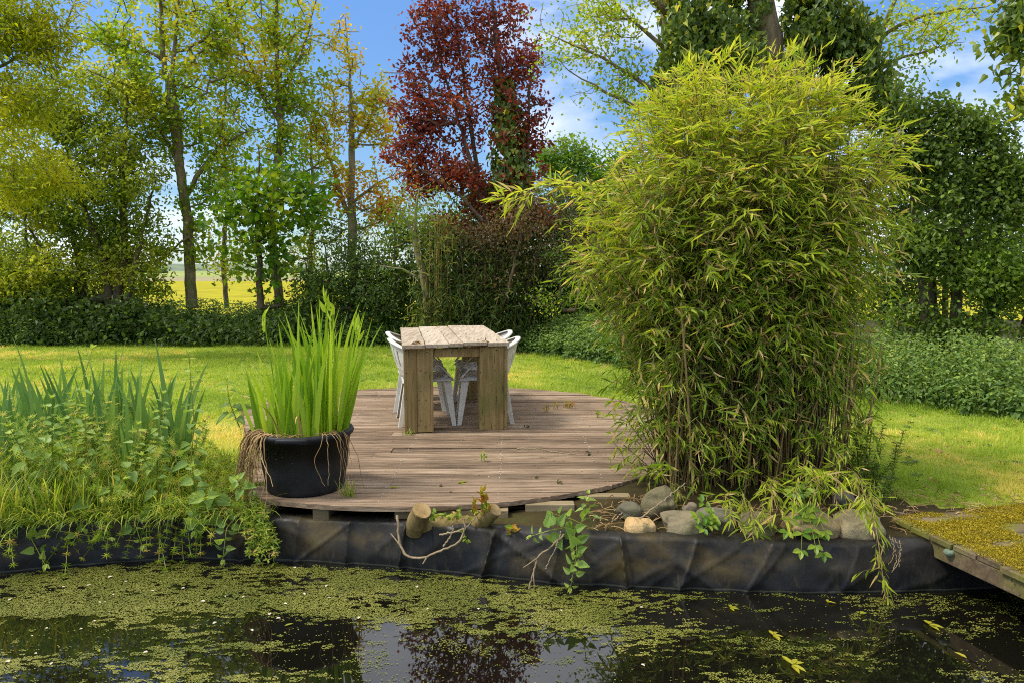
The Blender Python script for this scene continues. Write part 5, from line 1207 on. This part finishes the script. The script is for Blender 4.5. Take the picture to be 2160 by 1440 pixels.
    tr = [(px_path([(590, 650), (580, 560), (574, 470), (581, 380), (593, 285), (586, 180), (583, 60), (580, -110)], Y), [.095, .085, .075, .065, .055, .042, .03, .012]), (px_path([(579, 415), (612, 380), (650, 358), (690, 335)], Y), [.04, .032, .02, .008]), (px_path([(590, 260), (545, 190), (515, 110), (495, 40)], Y), [.04, .03, .02, .008]), (px_path([(586, 200), (630, 130), (655, 60), (670, -20)], Y), [.04, .03, .02, .008])]
    tree('alder_tree', 'airy alder with paler yellowish leaves left of the red-leaved tree', 'tree', gnd(588, Y), tr, E([(560, 60, 110, 110, 110), (620, 130, 80, 100, 80), (540, 190, 70, 80, 60), (640, 240, 60, 80, 45), (590, -60, 110, 80, 60), (600, 310, 80, 40, 34), (510, 20, 60, 90, 45), (690, 320, 40, 40, 14)], Y, r), r, M['leaf_alder'], M['bark'], 15, .09, .66, 'oval', .12, .3, low=2.4, group=G1, tip=.0085, tintmap=lambda p, t: t + .12)
    r = rg(105); Y = 14.2
    tr = [(px_path([(550, 650), (546, 560), (543, 450), (548, 360), (545, 310)], Y), [.07, .055, .04, .025, .01]), (px_path([(592, 645), (575, 520), (545, 450), (520, 400)], Y + .1), [.035, .028, .02, .008]), (px_path([(545, 470), (600, 420), (650, 400)], Y), [.03, .02, .008])]
    tree('sycamore_sapling', 'young sycamore with large fresh green lobed leaves between the two alder trunks', 'tree', gnd(548, Y), tr, E([(540, 400, 70, 70, 34), (620, 400, 70, 60, 34), (500, 460, 60, 60, 26), (570, 480, 60, 60, 26), (490, 540, 50, 40, 14), (590, 550, 40, 50, 12), (650, 430, 40, 40, 14)], Y, r), r, M['leaf_sycamore'], M['bark_dark'], 10, .115, 1.0, 'maple', .26, .35, low=.9, group=G1, twig=.03)
    r = rg(106); Y = 16.0
    tr = [(px_path([(750, 650), (744, 520), (741, 400), (742, 300), (740, 200), (732, 90), (728, 30)], Y), [.11, .10, .085, .07, .05, .02, .008]), (px_path([(742, 470), (715, 400), (700, 350), (690, 310)], Y), [.06, .05, .04, .02]), (px_path([(742, 320), (780, 260), (800, 200)], Y), [.04, .025, .008]), (px_path([(742, 430), (790, 390), (830, 370)], Y), [.04, .025, .008])]
    tree('maple_tree', 'thin-crowned pale tree with orange-tinged young leaves beside the red-leaved tree', 'tree', gnd(750, Y), tr, E([(745, 200, 80, 90, 70), (730, 90, 36, 70, 24), (790, 270, 60, 90, 60), (690, 270, 50, 70, 40), (800, 390, 70, 70, 60), (720, 380, 60, 70, 36), (820, 460, 60, 50, 36), (690, 420, 40, 40, 16)], Y, r), r, M['leaf_orange'], M['bark_pale'], 13, .088, .66, 'oval', .11, .3, low=1.6, group=G1, tip=.0085)
    r = rg(1061); Y = 15.9
    tr = [(px_path([(478, 650), (470, 540), (480, 420), (470, 280), (478, 150), (470, 40)], Y), [.06, .05, .045, .035, .02, .008]), (px_path([(474, 480), (500, 400), (520, 330)], Y), [.03, .02, .008])]
    tree('young_tree', 'slender young tree with fine pale leaves between the two tall alders', 'tree', gnd(478, Y), tr, E([(470, 120, 70, 110, 60), (480, 280, 80, 90, 70), (470, 420, 70, 90, 60), (480, 540, 70, 60, 40), (520, 20, 70, 70, 30)], Y, r), r, M['leaf_alder'], M['bark_pale'], 12, .075, .6, 'oval', .12, .3, low=1.0, group=G1, tip=.007)
    r = rg(1062); Y = 16.4
    tr = [(px_path([(660, 650), (655, 540), (662, 420), (655, 300), (660, 200)], Y), [.06, .05, .04, .03, .008]), (px_path([(657, 500), (690, 430), (700, 370)], Y), [.03, .02, .008])]
    tree('young_tree', 'slender young tree with fine pale leaves left of the orange-tinged tree', 'tree', gnd(660, Y), tr, E([(660, 280, 60, 90, 60), (650, 400, 70, 80, 60), (680, 480, 80, 70, 60), (620, 540, 60, 50, 30), (800, 470, 80, 60, 40)], Y, r), r, M['leaf_alder'], M['bark_pale'], 12, .075, .6, 'oval', .12, .3, low=1.0, group=G1, tip=.007)
    # red-leaved plum
    r = rg(107); Y = 13.4
    tr = [(px_path([(1082, 650), (1080, 500), (1077, 380), (1068, 240), (1050, 110), (1035, -40)], Y), [.13, .12, .10, .07, .04, .012]), (px_path([(1070, 600), (1020, 430), (975, 280), (930, 130), (900, 20)], Y), [.07, .05, .035, .02, .008]), (px_path([(1074, 560), (1010, 380), (985, 220), (965, 60), (960, -40)], Y + .2), [.07, .05, .035, .02, .008]),
          (px_path([(1082, 480), (1110, 340), (1118, 220), (1122, 100)], Y - .1), [.05, .035, .02, .008]), (px_path([(1060, 520), (980, 420), (910, 370), (840, 330)], Y - .2), [.05, .035, .02, .008])]
    plum, pos, par, rr = tree('plum_tree', 'tall dark red-leaved plum tree with an ivy-clad trunk, centre of the row', 'tree', gnd(1080, Y), tr, E([(940, 60, 85, 60, 120), (900, 150, 60, 60, 60), (1010, 120, 90, 90, 110), (890, 260, 70, 70, 85), (860, 320, 55, 55, 60), (970, 250, 90, 80, 100), (1080, 90, 60, 90, 70), (1110, 190, 40, 80, 50), (940, 340, 90, 60, 90), (1010, 390, 110, 50, 110), (1115, 280, 40, 60, 34), (900, 390, 60, 40, 50), (990, -20, 110, 50, 60), (1110, 390, 60, 50, 60), (1000, 450, 110, 50, 60), (1120, 460, 90, 50, 50), (960, 170, 170, 160, 70), (860, 400, 60, 50, 30), (1060, 260, 110, 120, 50)], Y, r), r, M['leaf_red'], M['bark_red'], 10, .082, .6, 'oval', .09, .25, low=1.4, group=G1, tip=.0085)
    def ivy(root, path, r0, n, rng, L=.075, mat='leaf_ivy'):
        q = smooth_path(path, 60); i = rng.integers(0, 60, n); a = rng.uniform(0, 6.28, n); R = np.interp(i, np.linspace(0, 59, len(r0)), r0) * np.sqrt(rng.uniform(.25, 1.1, n))
        o = np.stack([np.cos(a), np.sin(a), 0 * a], 1); p = q[i] + o * R[:, None] + rng.normal(0, .03, (n, 3)); lb = MB()
        leaves(lb, p, o * .35 + np.array([0, 0, -.8]) + rng.normal(0, .35, (n, 3)), o + np.array([0, 0, .35]) + rng.normal(0, .35, (n, 3)), L * rng.uniform(.6, 1.3, n), L * .9, 'ivy', np.clip(rng.normal(.4, .22, n) + .3 * (fbm(p[:, 0] * 3, p[:, 2] * 3, 3) - .5), 0, 1), .2)
        lb.build('ivy', M[mat], root)
    ivy(plum, px_path([(1085, 560), (1080, 380), (1075, 300), (1066, 200), (1060, 170)], Y), [.22, .30, .36, .30, .12], 2200, rg(1071), .10)
    # shrubs that close the row at its foot
    G2 = 'shrubs at the foot of the tree row'
    def shrub(seed, label, base, Y, stems, ells, leaf, bark, per, L, W, tpl, spread, name='shrub', low=.35, **kw):
        r = rg(seed); tr = [(px_path(s, Y + r.normal(0, .15)), np.linspace(.035, .008, 4)) for s in stems]; root = tree(name, label, 'shrub', gnd(base, Y), tr, E(ells, Y, r), r, M[leaf], M[bark], per, L, W, tpl, spread, .3, low=low, group=G2, **kw)[0]; return root
    shrub(111, 'dark green shrub right behind the tub irises, yellow field glinting through', 710, 14.2, [[(700, 650), (690, 560), (680, 500)], [(740, 650), (750, 560), (760, 490)], [(660, 650), (650, 590), (640, 540)]], [(700, 590, 70, 60, 110), (770, 560, 70, 80, 120), (740, 500, 60, 50, 60), (650, 610, 50, 40, 40)], 'leaf_dark', 'bark_dark', 14, .07, .5, 'oval', .13)
    shrub(112, 'dark glossy evergreen shrub left of the pale leaning stem', 830, 13.8, [[(830, 650), (835, 560), (830, 480)], [(800, 650), (800, 580), (790, 500)]], [(825, 580, 60, 80, 120), (850, 510, 50, 50, 50), (800, 630, 70, 40, 50)], 'leaf_dark', 'bark_dark', 16, .075, .5, 'oval', .12)
    shrub(113, 'tangled bronze-purple shrub below the red-leaved tree', 1080, 12.9, [[(1080, 650), (1040, 560), (1000, 480)], [(1100, 650), (1130, 560), (1150, 460)], [(1120, 650), (1170, 570), (1210, 500)], [(1060, 650), (1090, 540), (1110, 430)], [(1150, 650), (1200, 600), (1240, 560)]], [(1000, 490, 90, 45, 90), (1090, 460, 90, 60, 110), (1170, 440, 70, 60, 90), (1120, 530, 110, 60, 120), (1200, 540, 70, 70, 80), (1050, 570, 90, 60, 70), (1250, 480, 60, 70, 60)], 'leaf_purple', 'bark_red', 11, .065, .5, 'oval', .13, skip=.1)
    shrub(114, 'dark ivy-like evergreen mass behind the bronze-purple shrub', 1060, 14.6, [[(1040, 650), (1030, 560), (1010, 460)], [(1100, 650), (1110, 540), (1120, 440)], [(960, 650), (955, 560), (960, 480)], [(1200, 650), (1210, 560), (1220, 470)]], [(1000, 560, 110, 110, 220), (1120, 540, 110, 120, 240), (1250, 470, 80, 90, 120), (1320, 520, 70, 90, 90), (940, 500, 70, 80, 100), (1230, 560, 90, 100, 160), (1050, 440, 120, 60, 120), (1300, 600, 70, 60, 70)], 'leaf_dark', 'bark_dark', 22, .10, .55, 'oval', .16)
    shrub(115, 'small light-green shrub with tiny white blossom tufts right of the bronze-purple shrub', 1190, 12.4, [[(1190, 655), (1180, 600), (1170, 540)], [(1215, 655), (1225, 600), (1240, 540)]], [(1175, 540, 40, 20, 16), (1190, 580, 50, 24, 26), (1150, 620, 60, 36, 30), (1230, 630, 50, 30, 24)], 'leaf_bright', 'bark_dark', 9, .05, .6, 'oval', .09)
    shrub(116, 'round green tree top showing between the red-leaved tree and the bamboo', 1220, 17.0, [[(1225, 650), (1225, 520), (1215, 400), (1210, 330)], [(1230, 520), (1260, 430), (1275, 370)], [(1225, 500), (1180, 420), (1170, 360)]], [(1200, 330, 60, 36, 90), (1160, 350, 40, 40, 50), (1240, 380, 80, 50, 110), (1290, 420, 80, 70, 110), (1200, 420, 70, 50, 70), (1330, 350, 60, 60, 70), (1180, 470, 80, 50, 70), (1280, 480, 80, 60, 80)], 'leaf_bright', 'bark', 16, .095, .55, 'oval', .14, name='hawthorn_tree', low=2.0)
    # second bamboo thicket with narrow dark leaves, and tall dry canes
    r = rg(117); Y = 12.9; root = empty('dark_bamboo', gnd(990, Y), 'dark narrow-leaved bamboo thicket below the purple shrub, behind the table', 'bamboo', G2); cb = MB(); lb = MB()
    for k in range(95):
        px = r.uniform(895, 1110); b = gnd(px, Y + r.uniform(-.3, .5)); h = r.uniform(.8, 1.75); t = b + np.array([r.normal(0, .18), r.normal(-.1, .12), h]); path = smooth_path([b, (b + t) / 2 + r.normal(0, .03, 3), t], 12); cb.tube(path, .008, 4, r.random() * .5, cap=False); n = 60; i = r.integers(2, 12, n); q = path[i] + r.normal(0, .1, (n, 3))
        leaves(lb, q, r.normal(0, .8, (n, 3)) + np.array([0, -.2, -.35]), r.normal(0, .6, (n, 3)) + np.array([0, -.2, .7]), r.uniform(.12, .2, n), .019, 'lance', np.clip(r.normal(.35, .22, n), 0, 1), r.uniform(.1, .5, n))
    cb.build('culms', M['culm'], root, smooth=True); lb.build('foliage', M['leaf_darkbamboo'], root)
    r = rg(118); Y = 12.7; root = empty('tall_canes', gnd(918, Y), 'group of tall bare straw-coloured canes with a leafy foot, behind the table', 'canes', G2); cb = MB(); lb = MB()
    for px, tx, ty in ((908, 906, 470), (914, 917, 455), (920, 924, 440), (924, 928, 460), (929, 932, 480), (900, 884, 500), (935, 945, 470)):
        b = gnd(px, Y); t = P(tx, ty, Y); cb.tube(smooth_path([b, (b + t) / 2 + r.normal(0, .02, 3), t], 14), np.linspace(.014, .006, 14), 5, r.random(), cap=False)
        for f in (.2, .3, .4, .72, .8, .88, .95):
            n = 12; p = b + (t - b) * f; leaves(lb, p + r.normal(0, .16, (n, 3)), r.normal(0, .8, (n, 3)) + np.array([0, -.2, -.2]), r.normal(0, .5, (n, 3)) + np.array([0, -.2, .8]), r.uniform(.12, .2, n), .02, 'lance', np.clip(r.normal(.85, .15, n), 0, 1), .3)
    n = 300; p = gnd(910, Y) + np.stack([r.normal(0, .26, n), r.normal(0, .15, n), np.abs(r.normal(.25, .22, n))], 1); leaves(lb, p, r.normal(0, .7, (n, 3)) + np.array([0, 0, .5]), r.normal(0, .5, (n, 3)) + np.array([0, -.3, .7]), r.uniform(.12, .22, n), .02, 'lance', np.clip(r.normal(.8, .2, n), 0, 1), .4)
    cb.build('canes', M['cane'], root, smooth=True); lb.build('foliage', M['leaf_darkbamboo'], root)
    r = rg(119); Y = 12.8
    tree('small_tree', 'small tree with a pale leaning forked stem left of the tall canes', 'tree', gnd(905, Y), [(px_path([(908, 660), (898, 600), (884, 550), (872, 500), (878, 440), (885, 400)], Y), [.085, .075, .06, .05, .03, .012]), (px_path([(895, 590), (850, 565), (800, 560)], Y), [.025, .015, .008]), (px_path([(874, 500), (850, 460), (830, 420)], Y), [.03, .02, .008])], E([(860, 430, 60, 50, 40), (910, 430, 50, 60, 36), (890, 480, 50, 40, 20)], Y, r), r, M['leaf_bright'], M['bark_pale'], 8, .07, .4, 'lance', .14, .4, low=1.2, group=G2)
    # ivy-clad tree behind the bamboo
    r = rg(121); Y = 9.6
    tr = [(px_path([(1610, 760), (1618, 500), (1640, 250), (1625, 90), (1600, 0), (1580, -150)], Y), [.30, .27, .24, .20, .17, .12]), (px_path([(1620, 480), (1520, 330), (1440, 200), (1410, 80), (1400, -80)], Y + .3), [.18, .14, .12, .10, .06]), (px_path([(1640, 300), (1760, 260), (1830, 190), (1850, 90), (1880, 20), (1900, -60)], Y), [.10, .08, .06, .045, .03, .015]),
          (px_path([(1425, 230), (1370, 180), (1310, 150), (1240, 105), (1150, 70)], Y), [.04, .028, .02, .012, .005]), (px_path([(1412, 110), (1370, 75), (1330, 45), (1290, 0), (1260, -40)], Y), [.034, .024, .016, .009, .005]), (px_path([(1400, 250), (1330, 220), (1260, 190), (1200, 150)], Y), [.04, .025, .014, .006]), (px_path([(1400, 20), (1330, -40), (1200, -70), (1130, -60)], Y), [.05, .03, .016, .006]),
          (px_path([(1850, 90), (1920, 35), (2000, 22), (2080, 15)], Y), [.03, .022, .015, .007]), (px_path([(1835, 150), (1890, 120), (1960, 115), (2005, 92)], Y), [.028, .02, .014, .006]), (px_path([(1840, 160), (1850, 130), (1838, 60), (1852, 20)], Y), [.02, .015, .01, .005])]
    cl = E([(1240, 60, 100, 70, 44), (1180, 100, 60, 60, 22), (1320, 120, 70, 70, 34), (1280, 200, 80, 40, 24), (1330, 20, 80, 60, 34), (1220, 20, 90, 60, 24), (1340, 250, 50, 40, 16), (1980, 50, 90, 50, 50), (1920, 110, 70, 50, 26), (2060, 20, 50, 30, 16), (1880, 40, 50, 50, 16), (1620, -60, 260, 60, 60), (1900, 200, 50, 50, 20)], Y, r)
    ivt, pos, par, rr = tree('ivy_clad_tree', 'large ivy-covered tree with long bare branches rising behind the bamboo', 'tree', gnd(1610, Y), tr, cl, r, M['leaf_alder'], M['bark'], 13, .06, .55, 'oval', .12, .3, low=2.2, group=None, tip=.004)
    q = rg(1211)
    def ivyblob(ells, n, L=.075):
        p = np.concatenate([ell(a, b, c, d, Y, int(n * w), dep=.55, rng=q, shell=2.2) for a, b, c, d, w in ells]); hole = .5 * vnoise(p[:, 0] * 3.1, p[:, 2] * 2.6, 3) + .5 * vnoise(p[:, 0] * 7, p[:, 2] * 5 + p[:, 1] * 4, 8); p = p[hole > .40 + q.normal(0, .04, len(p))]; m = len(p); o = unit(p - P(1600, 120, Y)) * .5 + np.array([0, -.5, 0]); lb = MB()
        leaves(lb, p, np.array([0, -.1, -.8]) + q.normal(0, .4, (m, 3)), o + np.array([0, 0, .5]) + q.normal(0, .4, (m, 3)), L * q.uniform(.6, 1.3, m), L * .85, 'ivy', np.clip(q.normal(.38, .2, m) + .5 * (fbm(p[:, 0] * 2.5, p[:, 2] * 2.5, 13) - .5) + (q.random(m) < .04) * .6, 0, 1), .2); lb.build('ivy', M['leaf_ivy'], ivt)
    ivyblob([(1430, 30, 46, 120, .12), (1455, 130, 50, 80, .08), (1405, 170, 30, 60, .03), (1500, 70, 50, 110, .11), (1560, 20, 60, 70, .09), (1540, -60, 120, 50, .08), (1560, 130, 60, 60, .08), (1700, 60, 50, 100, .11), (1740, 130, 60, 60, .09), (1665, 170, 60, 60, .08), (1790, 150, 50, 70, .09), (1770, 60, 40, 60, .06),
             (1830, 215, 50, 50, .06), (1850, 180, 26, 70, .03), (1500, 200, 60, 50, .06), (1720, -30, 70, 50, .06), (1812, 90, 30, 70, .04), (1880, 240, 30, 40, .03)], 19000)
    # broad dark bush at the right, and an ivy stem hanging in at the right edge
    r = rg(122); Y = 8.9
    tr = [(px_path([(1960, 760), (1950, 640), (1930, 500), (1920, 380)], Y), [.07, .05, .03, .012]), (px_path([(2010, 760), (2020, 620), (2030, 450), (2040, 280)], Y), [.08, .06, .04, .012]), (px_path([(2090, 770), (2100, 640), (2110, 480), (2120, 340)], Y), [.07, .05, .03, .012]), (px_path([(1990, 760), (1960, 600), (1980, 420), (1960, 270)], Y + .3), [.06, .05, .03, .012]), (px_path([(2130, 780), (2180, 640), (2200, 480)], Y), [.05, .04, .015])]
    tree('privet_bush', 'broad dark green leafy bush filling the right side behind the lawn', 'bush', gnd(2030, Y), tr, E([(1940, 300, 50, 60, 60), (2010, 330, 90, 80, 150), (2090, 350, 70, 70, 110), (2150, 420, 80, 110, 140), (1960, 430, 90, 90, 160), (2060, 480, 110, 110, 240), (1930, 550, 70, 80, 120), (2020, 600, 110, 80, 190), (2130, 580, 90, 90, 170), (2200, 520, 80, 150, 120), (1940, 250, 30, 40, 22), (2070, 270, 40, 60, 34), (2060, 680, 110, 40, 70), (1920, 660, 60, 50, 50), (2130, 250, 16, 40, 14), (1990, 240, 20, 30, 14), (1925, 240, 50, 50, 60), (1890, 300, 50, 60, 60), (1990, 270, 60, 50, 60), (2080, 290, 60, 50, 50)], Y, r, 2.2), r, M['leaf_right'], M['bark_dark'], 15, .065, .6, 'oval', .09, .3, low=.5, tip=.0035)
    r = rg(125); Y = 10.6; tr = [(px_path([(1900, 720), (1890, 560), (1880, 400)], Y), [.05, .035, .012]), (px_path([(1990, 720), (2000, 560), (2010, 400)], Y), [.05, .035, .012]), (px_path([(2080, 720), (2090, 560), (2110, 420)], Y), [.05, .035, .012])]
    tree('evergreen_bush', 'darker evergreen bush in the shade behind the broad right-hand bush', 'bush', gnd(1990, Y), tr, E([(1890, 420, 70, 120, 100), (1900, 600, 80, 100, 120), (2000, 480, 90, 130, 140), (2090, 560, 90, 120, 140), (1960, 340, 70, 70, 60)], Y, r), r, M['leaf_dark'], M['bark_dark'], 18, .08, .5, 'oval', .13, .3, low=.4)
    r = rg(123); Y = 6.4
    tr = [(px_path([(2400, 800), (2380, 400), (2300, 60), (2240, -120)], Y), [.12, .10, .07, .03]), (px_path([(2300, 60), (2220, -60), (2160, -80), (2140, 60), (2150, 180), (2155, 250)], Y), [.02, .014, .01, .007, .005, .003]), (px_path([(2250, -100), (2170, -60), (2110, 10), (2080, 50)], Y), [.015, .01, .006, .003])]
    tree('ivy_clad_tree', 'ivy sprays hanging in from a tree beyond the upper right corner', 'tree', gnd(2400, Y), tr, E([(2150, 100, 30, 60, 16), (2158, 210, 20, 50, 12), (2145, 20, 45, 50, 20), (2120, 70, 30, 50, 8), (2250, -40, 120, 80, 30)], Y, r), r, M['leaf_ivy'], M['bark'], 13, .075, .75, 'ivy', .075, .9, low=2.5, flat=.3)
    # a far hedge row at the horizon seen through the trunks
    for k, (px, w, h) in enumerate(((30, 60, 8), (610, 40, 9), (320, 30, 5))):
        r = rg(130 + k); Yf = 400.; c = gnd(px, Yf, -.3); root = empty('far_tree_row', c, ['distant hedgerow on the horizon at the far left', 'distant clump of trees on the horizon beyond the young sycamore', 'tiny distant clump on the horizon left of the straight alder trunk'][k], 'hedgerow'); n = 900; lb = MB(); kx = Yf / F
        p = c + np.stack([r.uniform(-w, w, n) * kx, r.normal(0, 3, n), np.abs(r.normal(0, .5, n)) * h * kx * (.4 + vnoise(r.uniform(0, 9, n), np.zeros(n)))], 1); leaves(lb, p, r.normal(size=(n, 3)), r.normal(size=(n, 3)), 1.4, 1.2, 'oval', r.random(n), .2); lb.build('crown', M['leaf_dark'], root)
make_trees()

# ------------------------------------------------------------------ nettle bed that borders the lawn
HEDGE = np.array([G(x, y, -.05)[:2] for x, y in [(-500, 745), (-100, 735), (200, 728), (500, 727), (800, 733), (1100, 745), (1230, 764), (1340, 780), (1500, 800), (1700, 826), (1860, 850), (2000, 868), (2160, 890), (2500, 945)]])
def make_nettle_bed():
    rng = np.random.default_rng(141); sx = np.concatenate([[0], np.cumsum(np.linalg.norm(np.diff(HEDGE, axis=0), axis=1))]); tot = sx[-1]
    for seg, (lo, hi, lab) in enumerate(((0, .62, 'dark green nettle bed along the back of the lawn, below the trees'), (.62, 1.0, 'lush nettle bed along the lawn at the right, below the broad bush'))):
        lb = MB(); sb = MB(); n = 2600 if seg == 0 else 2000; s = rng.uniform(lo, hi, n) * tot; dep = rng.random(n) ** 1.6 * 1.7 + rng.normal(0, .05, n) + .18 * (fbm(s * 1.2, s * 0, 4) - .5)
        x = np.interp(s, sx, HEDGE[:, 0]); y = np.interp(s, sx, HEDGE[:, 1]); x2 = np.interp(s + .1, sx, HEDGE[:, 0]); y2 = np.interp(s + .1, sx, HEDGE[:, 1]); t = unit(np.stack([x2 - x, y2 - y], 1)); x = x - t[:, 1] * dep; y = y + t[:, 0] * dep
        H = (.30 + .46 * np.clip(dep / .5, 0, 1) ** .7) * (.72 + .55 * fbm(x * .9, y * .9, 6)) * (1.0 if seg == 0 else .95)
        z = ground_z(x, y); k = 11
        for j in range(k):
            f = (j + .6) / k; p = np.stack([x, y, z + H * f], 1) + rng.normal(0, .02, (n, 3)); a = rng.uniform(0, 6.28, n)
            for sgn in (0, math.pi):
                d = np.stack([np.cos(a + sgn), np.sin(a + sgn), np.full(n, -.45 + .3 * f)], 1) + rng.normal(0, .2, (n, 3)); L = (.085 if seg == 0 else .075) * rng.uniform(.6, 1.15, n) * (1 - .35 * f)
                leaves(lb, p + unit(d) * .02, d, np.array([0, -.25, .8]) + rng.normal(0, .3, (n, 3)), L, L * .62, 'heart', np.clip(.12 + .45 * f + rng.normal(.12, .17, n), 0, 1), .25)
        for i in range(0, n, 3): sb.tube([(x[i], y[i], z[i]), (x[i] + rng.normal(0, .03), y[i] + rng.normal(0, .03), z[i] + H[i])], .003, 3, .3, cap=False)
        root = empty('nettle_bed', (x.mean(), y.mean(), -.05), lab, 'nettles'); tag(root, kind='stuff'); tag(lb.build('leaves', M['leaf_nettle'], root), kind='stuff'); tag(sb.build('stems', M['stem_green'], root), kind='stuff')
make_nettle_bed()
def make_undergrowth():
    rng = np.random.default_rng(145); n = 9000; px = rng.uniform(-700, 1500, n); Y = rng.uniform(13.6, 16.2, n); x = (px - CX) / F * Y
    open_ = np.exp(-((px - 440) / 135) ** 4); hgt = (.95 - .45 * open_) * (.55 + .9 * fbm(x * .9, Y, 7)) * (1 + .5 * (px > 640))
    z = -.1 + rng.random(n) ** .8 * hgt; p = np.stack([x, Y, z], 1); k = 5; q = np.repeat(p, k, 0) + rng.normal(0, .08, (n * k, 3)); lb = MB(); m = n * k
    leaves(lb, q, rng.normal(0, .8, (m, 3)) + np.array([0, -.2, -.2]), rng.normal(0, .4, (m, 3)) + np.array([0, -.3, .8]), rng.uniform(.07, .13, m), rng.uniform(.04, .07, m), 'oval', np.clip(rng.normal(.4, .22, m), 0, 1), .25)
    root = empty('undergrowth', (-3, 14.8, -.1), 'dark bramble undergrowth along the feet of the trees', 'undergrowth'); tag(root, kind='stuff'); tag(lb.build('leaves', M['leaf_dark'], root), kind='stuff')
make_undergrowth()

# ------------------------------------------------------------------ lawn
def make_lawn():
    rng = np.random.default_rng(151); N = 620000
    y = 4.0 + 10.5 * rng.random(N) ** 1.7; x = rng.uniform(-1, 1, N) * (.78 * y + .6)
    hy = np.interp(x, HEDGE[:, 0], HEDGE[:, 1]); r = np.hypot(x - DECK_C[0], y - DECK_C[1]); b = bank_y(x)
    cutl = -1.55 + (y - 4.35) * (-1.16 / 3.0)
    keep = (y < hy + .2) & ((r > DECK_R + .01) | (x < cutl - .01)) & (y > b + .45) & ~((x > -1.2) & (x < 2.2) & (y < 4.9)) & ~((x > 2.1) & (y < 4.30 + .22 * fbm(x * 3, y * 0, 5)))
    dn = fbm(x * 2.5, y * 2.5, 9); keep &= rng.random(N) < .35 + 1.1 * dn * (1 - .75 * np.exp(-(((x + 1.75) / .45) ** 2 + ((y - 5.1) / .6) ** 2)))
    x, y = x[keep], y[keep]; n = len(x); z = ground_z(x, y); h = .014 + .05 * fbm(x * 2.6, y * 2.6, 12) ** 1.3 + .02 * (fbm(x * 9, y * 9, 17, 2) > .6) + .03 * np.exp(-((y - np.interp(x, HEDGE[:, 0], HEDGE[:, 1])) / .3) ** 2)
    near = np.clip((y - 4) / 8, 0, 1); mb = MB()
    cl = fbm(x * .8, y * .8, 44)
    blades(mb, np.stack([x, y, z - .004], 1), rng.uniform(0, 6.28, n), np.abs(rng.normal(.25, .25, n)), rng.uniform(.1, 1.0, n), h * rng.uniform(.6, 1.3, n), .0032 + .006 * near, np.clip((cl - .5) * 2.2 + .42 + (fbm(x * 6, y * 6, 45, 2) - .5) * .9 + rng.normal(0, .2, n), 0, 1), 2, taper=.3)
    tag(mb.build('lawn_grass', M['grass']), 'short mown yellow-green lawn grass around the deck', 'grass', kind='stuff')
    mb = MB(); n = 5000; a = rng.uniform(-.5, 6.0, n); rr = DECK_R + np.abs(rng.normal(.03, .03, n)); xx = DECK_C[0] + rr * np.cos(a); yy = DECK_C[1] + rr * np.sin(a); k = (yy > 4.9); xx, yy = xx[k], yy[k]; n = len(xx)
    blades(mb, np.stack([xx, yy, np.full(n, -.05)], 1), rng.uniform(0, 6.28, n), np.abs(rng.normal(.2, .25, n)), rng.uniform(.1, 1.0, n), rng.uniform(.05, .11, n), .005, rng.random(n), 4)
    tag(mb.build('edge_grass', M['grass']), 'longer grass fringe around the rim of the deck', 'grass', kind='stuff')
    lb = MB(); n = 900; yy = 4.6 + 9 * rng.random(n) ** 1.4; xx = rng.uniform(-1, 1, n) * (.75 * yy + .4); k = (np.hypot(xx - DECK_C[0], yy - DECK_C[1]) > DECK_R + .1) & (yy < np.interp(xx, HEDGE[:, 0], HEDGE[:, 1]) - .1) & (yy > bank_y(xx) + .6); xx, yy = xx[k], yy[k]; n = len(xx)
    leaves(lb, np.stack([xx, yy, ground_z(xx, yy) + .03], 1), rng.normal(size=(n, 3)) * np.array([1, 1, .3]), np.array([0, 0, 1.]) + rng.normal(0, .4, (n, 3)), rng.uniform(.015, .05, n), .018, 'oval', rng.random(n), .3)
    tag(lb.build('lawn_litter', M['straw']), 'scattered dead leaf bits lying on the lawn', 'litter', kind='stuff')
    lb = MB(); n = 420; yy = 4.8 + 8 * rng.random(n) ** 1.3; xx = rng.uniform(-1, 1, n) * (.75 * yy + .4); k = (np.hypot(xx - DECK_C[0], yy - DECK_C[1]) > DECK_R + .1) & (yy < np.interp(xx, HEDGE[:, 0], HEDGE[:, 1]) - .1) & (yy > bank_y(xx) + .6); xx, yy = xx[k], yy[k]; n = len(xx)
    q = np.repeat(np.stack([xx, yy, ground_z(xx, yy) + .012], 1), 6, 0); a = np.tile(np.arange(6) * 1.05, n) + rng.normal(0, .3, 6 * n); leaves(lb, q, np.stack([np.cos(a), np.sin(a), np.full(6 * n, .35)], 1), np.array([0, 0, 1.]) + rng.normal(0, .2, (6 * n, 3)), rng.uniform(.03, .075, 6 * n), .022, 'oval', rng.random(6 * n) * .7, .3)
    tag(lb.build('lawn_weeds', M['leaf_nettle']), 'low broad-leaved weeds dotted through the lawn', 'weeds', kind='stuff')
    rs = np.random.default_rng(3); c = G(1980, 952, -.03); stone_small(c)
def stone_small(c):
    rng = np.random.default_rng(9); mb = MB(); lathe(mb, c, [(.001, -.015), (.022, -.01), (.03, .004), (.02, .016), (.001, .02)], 14, wob=lambda th, z: .15 * np.sin(2 * th) + .06 * np.sin(5 * th))
    t = NT('pinkstone'); tag(mb.build('stone', t.done(t.pbr(lin(176, 132, 104), .85, .2)), smooth=True, loc=c), 'small pinkish stone lying on the lawn at the right', 'stone')
make_lawn()
print('objects', len(bpy.data.objects))
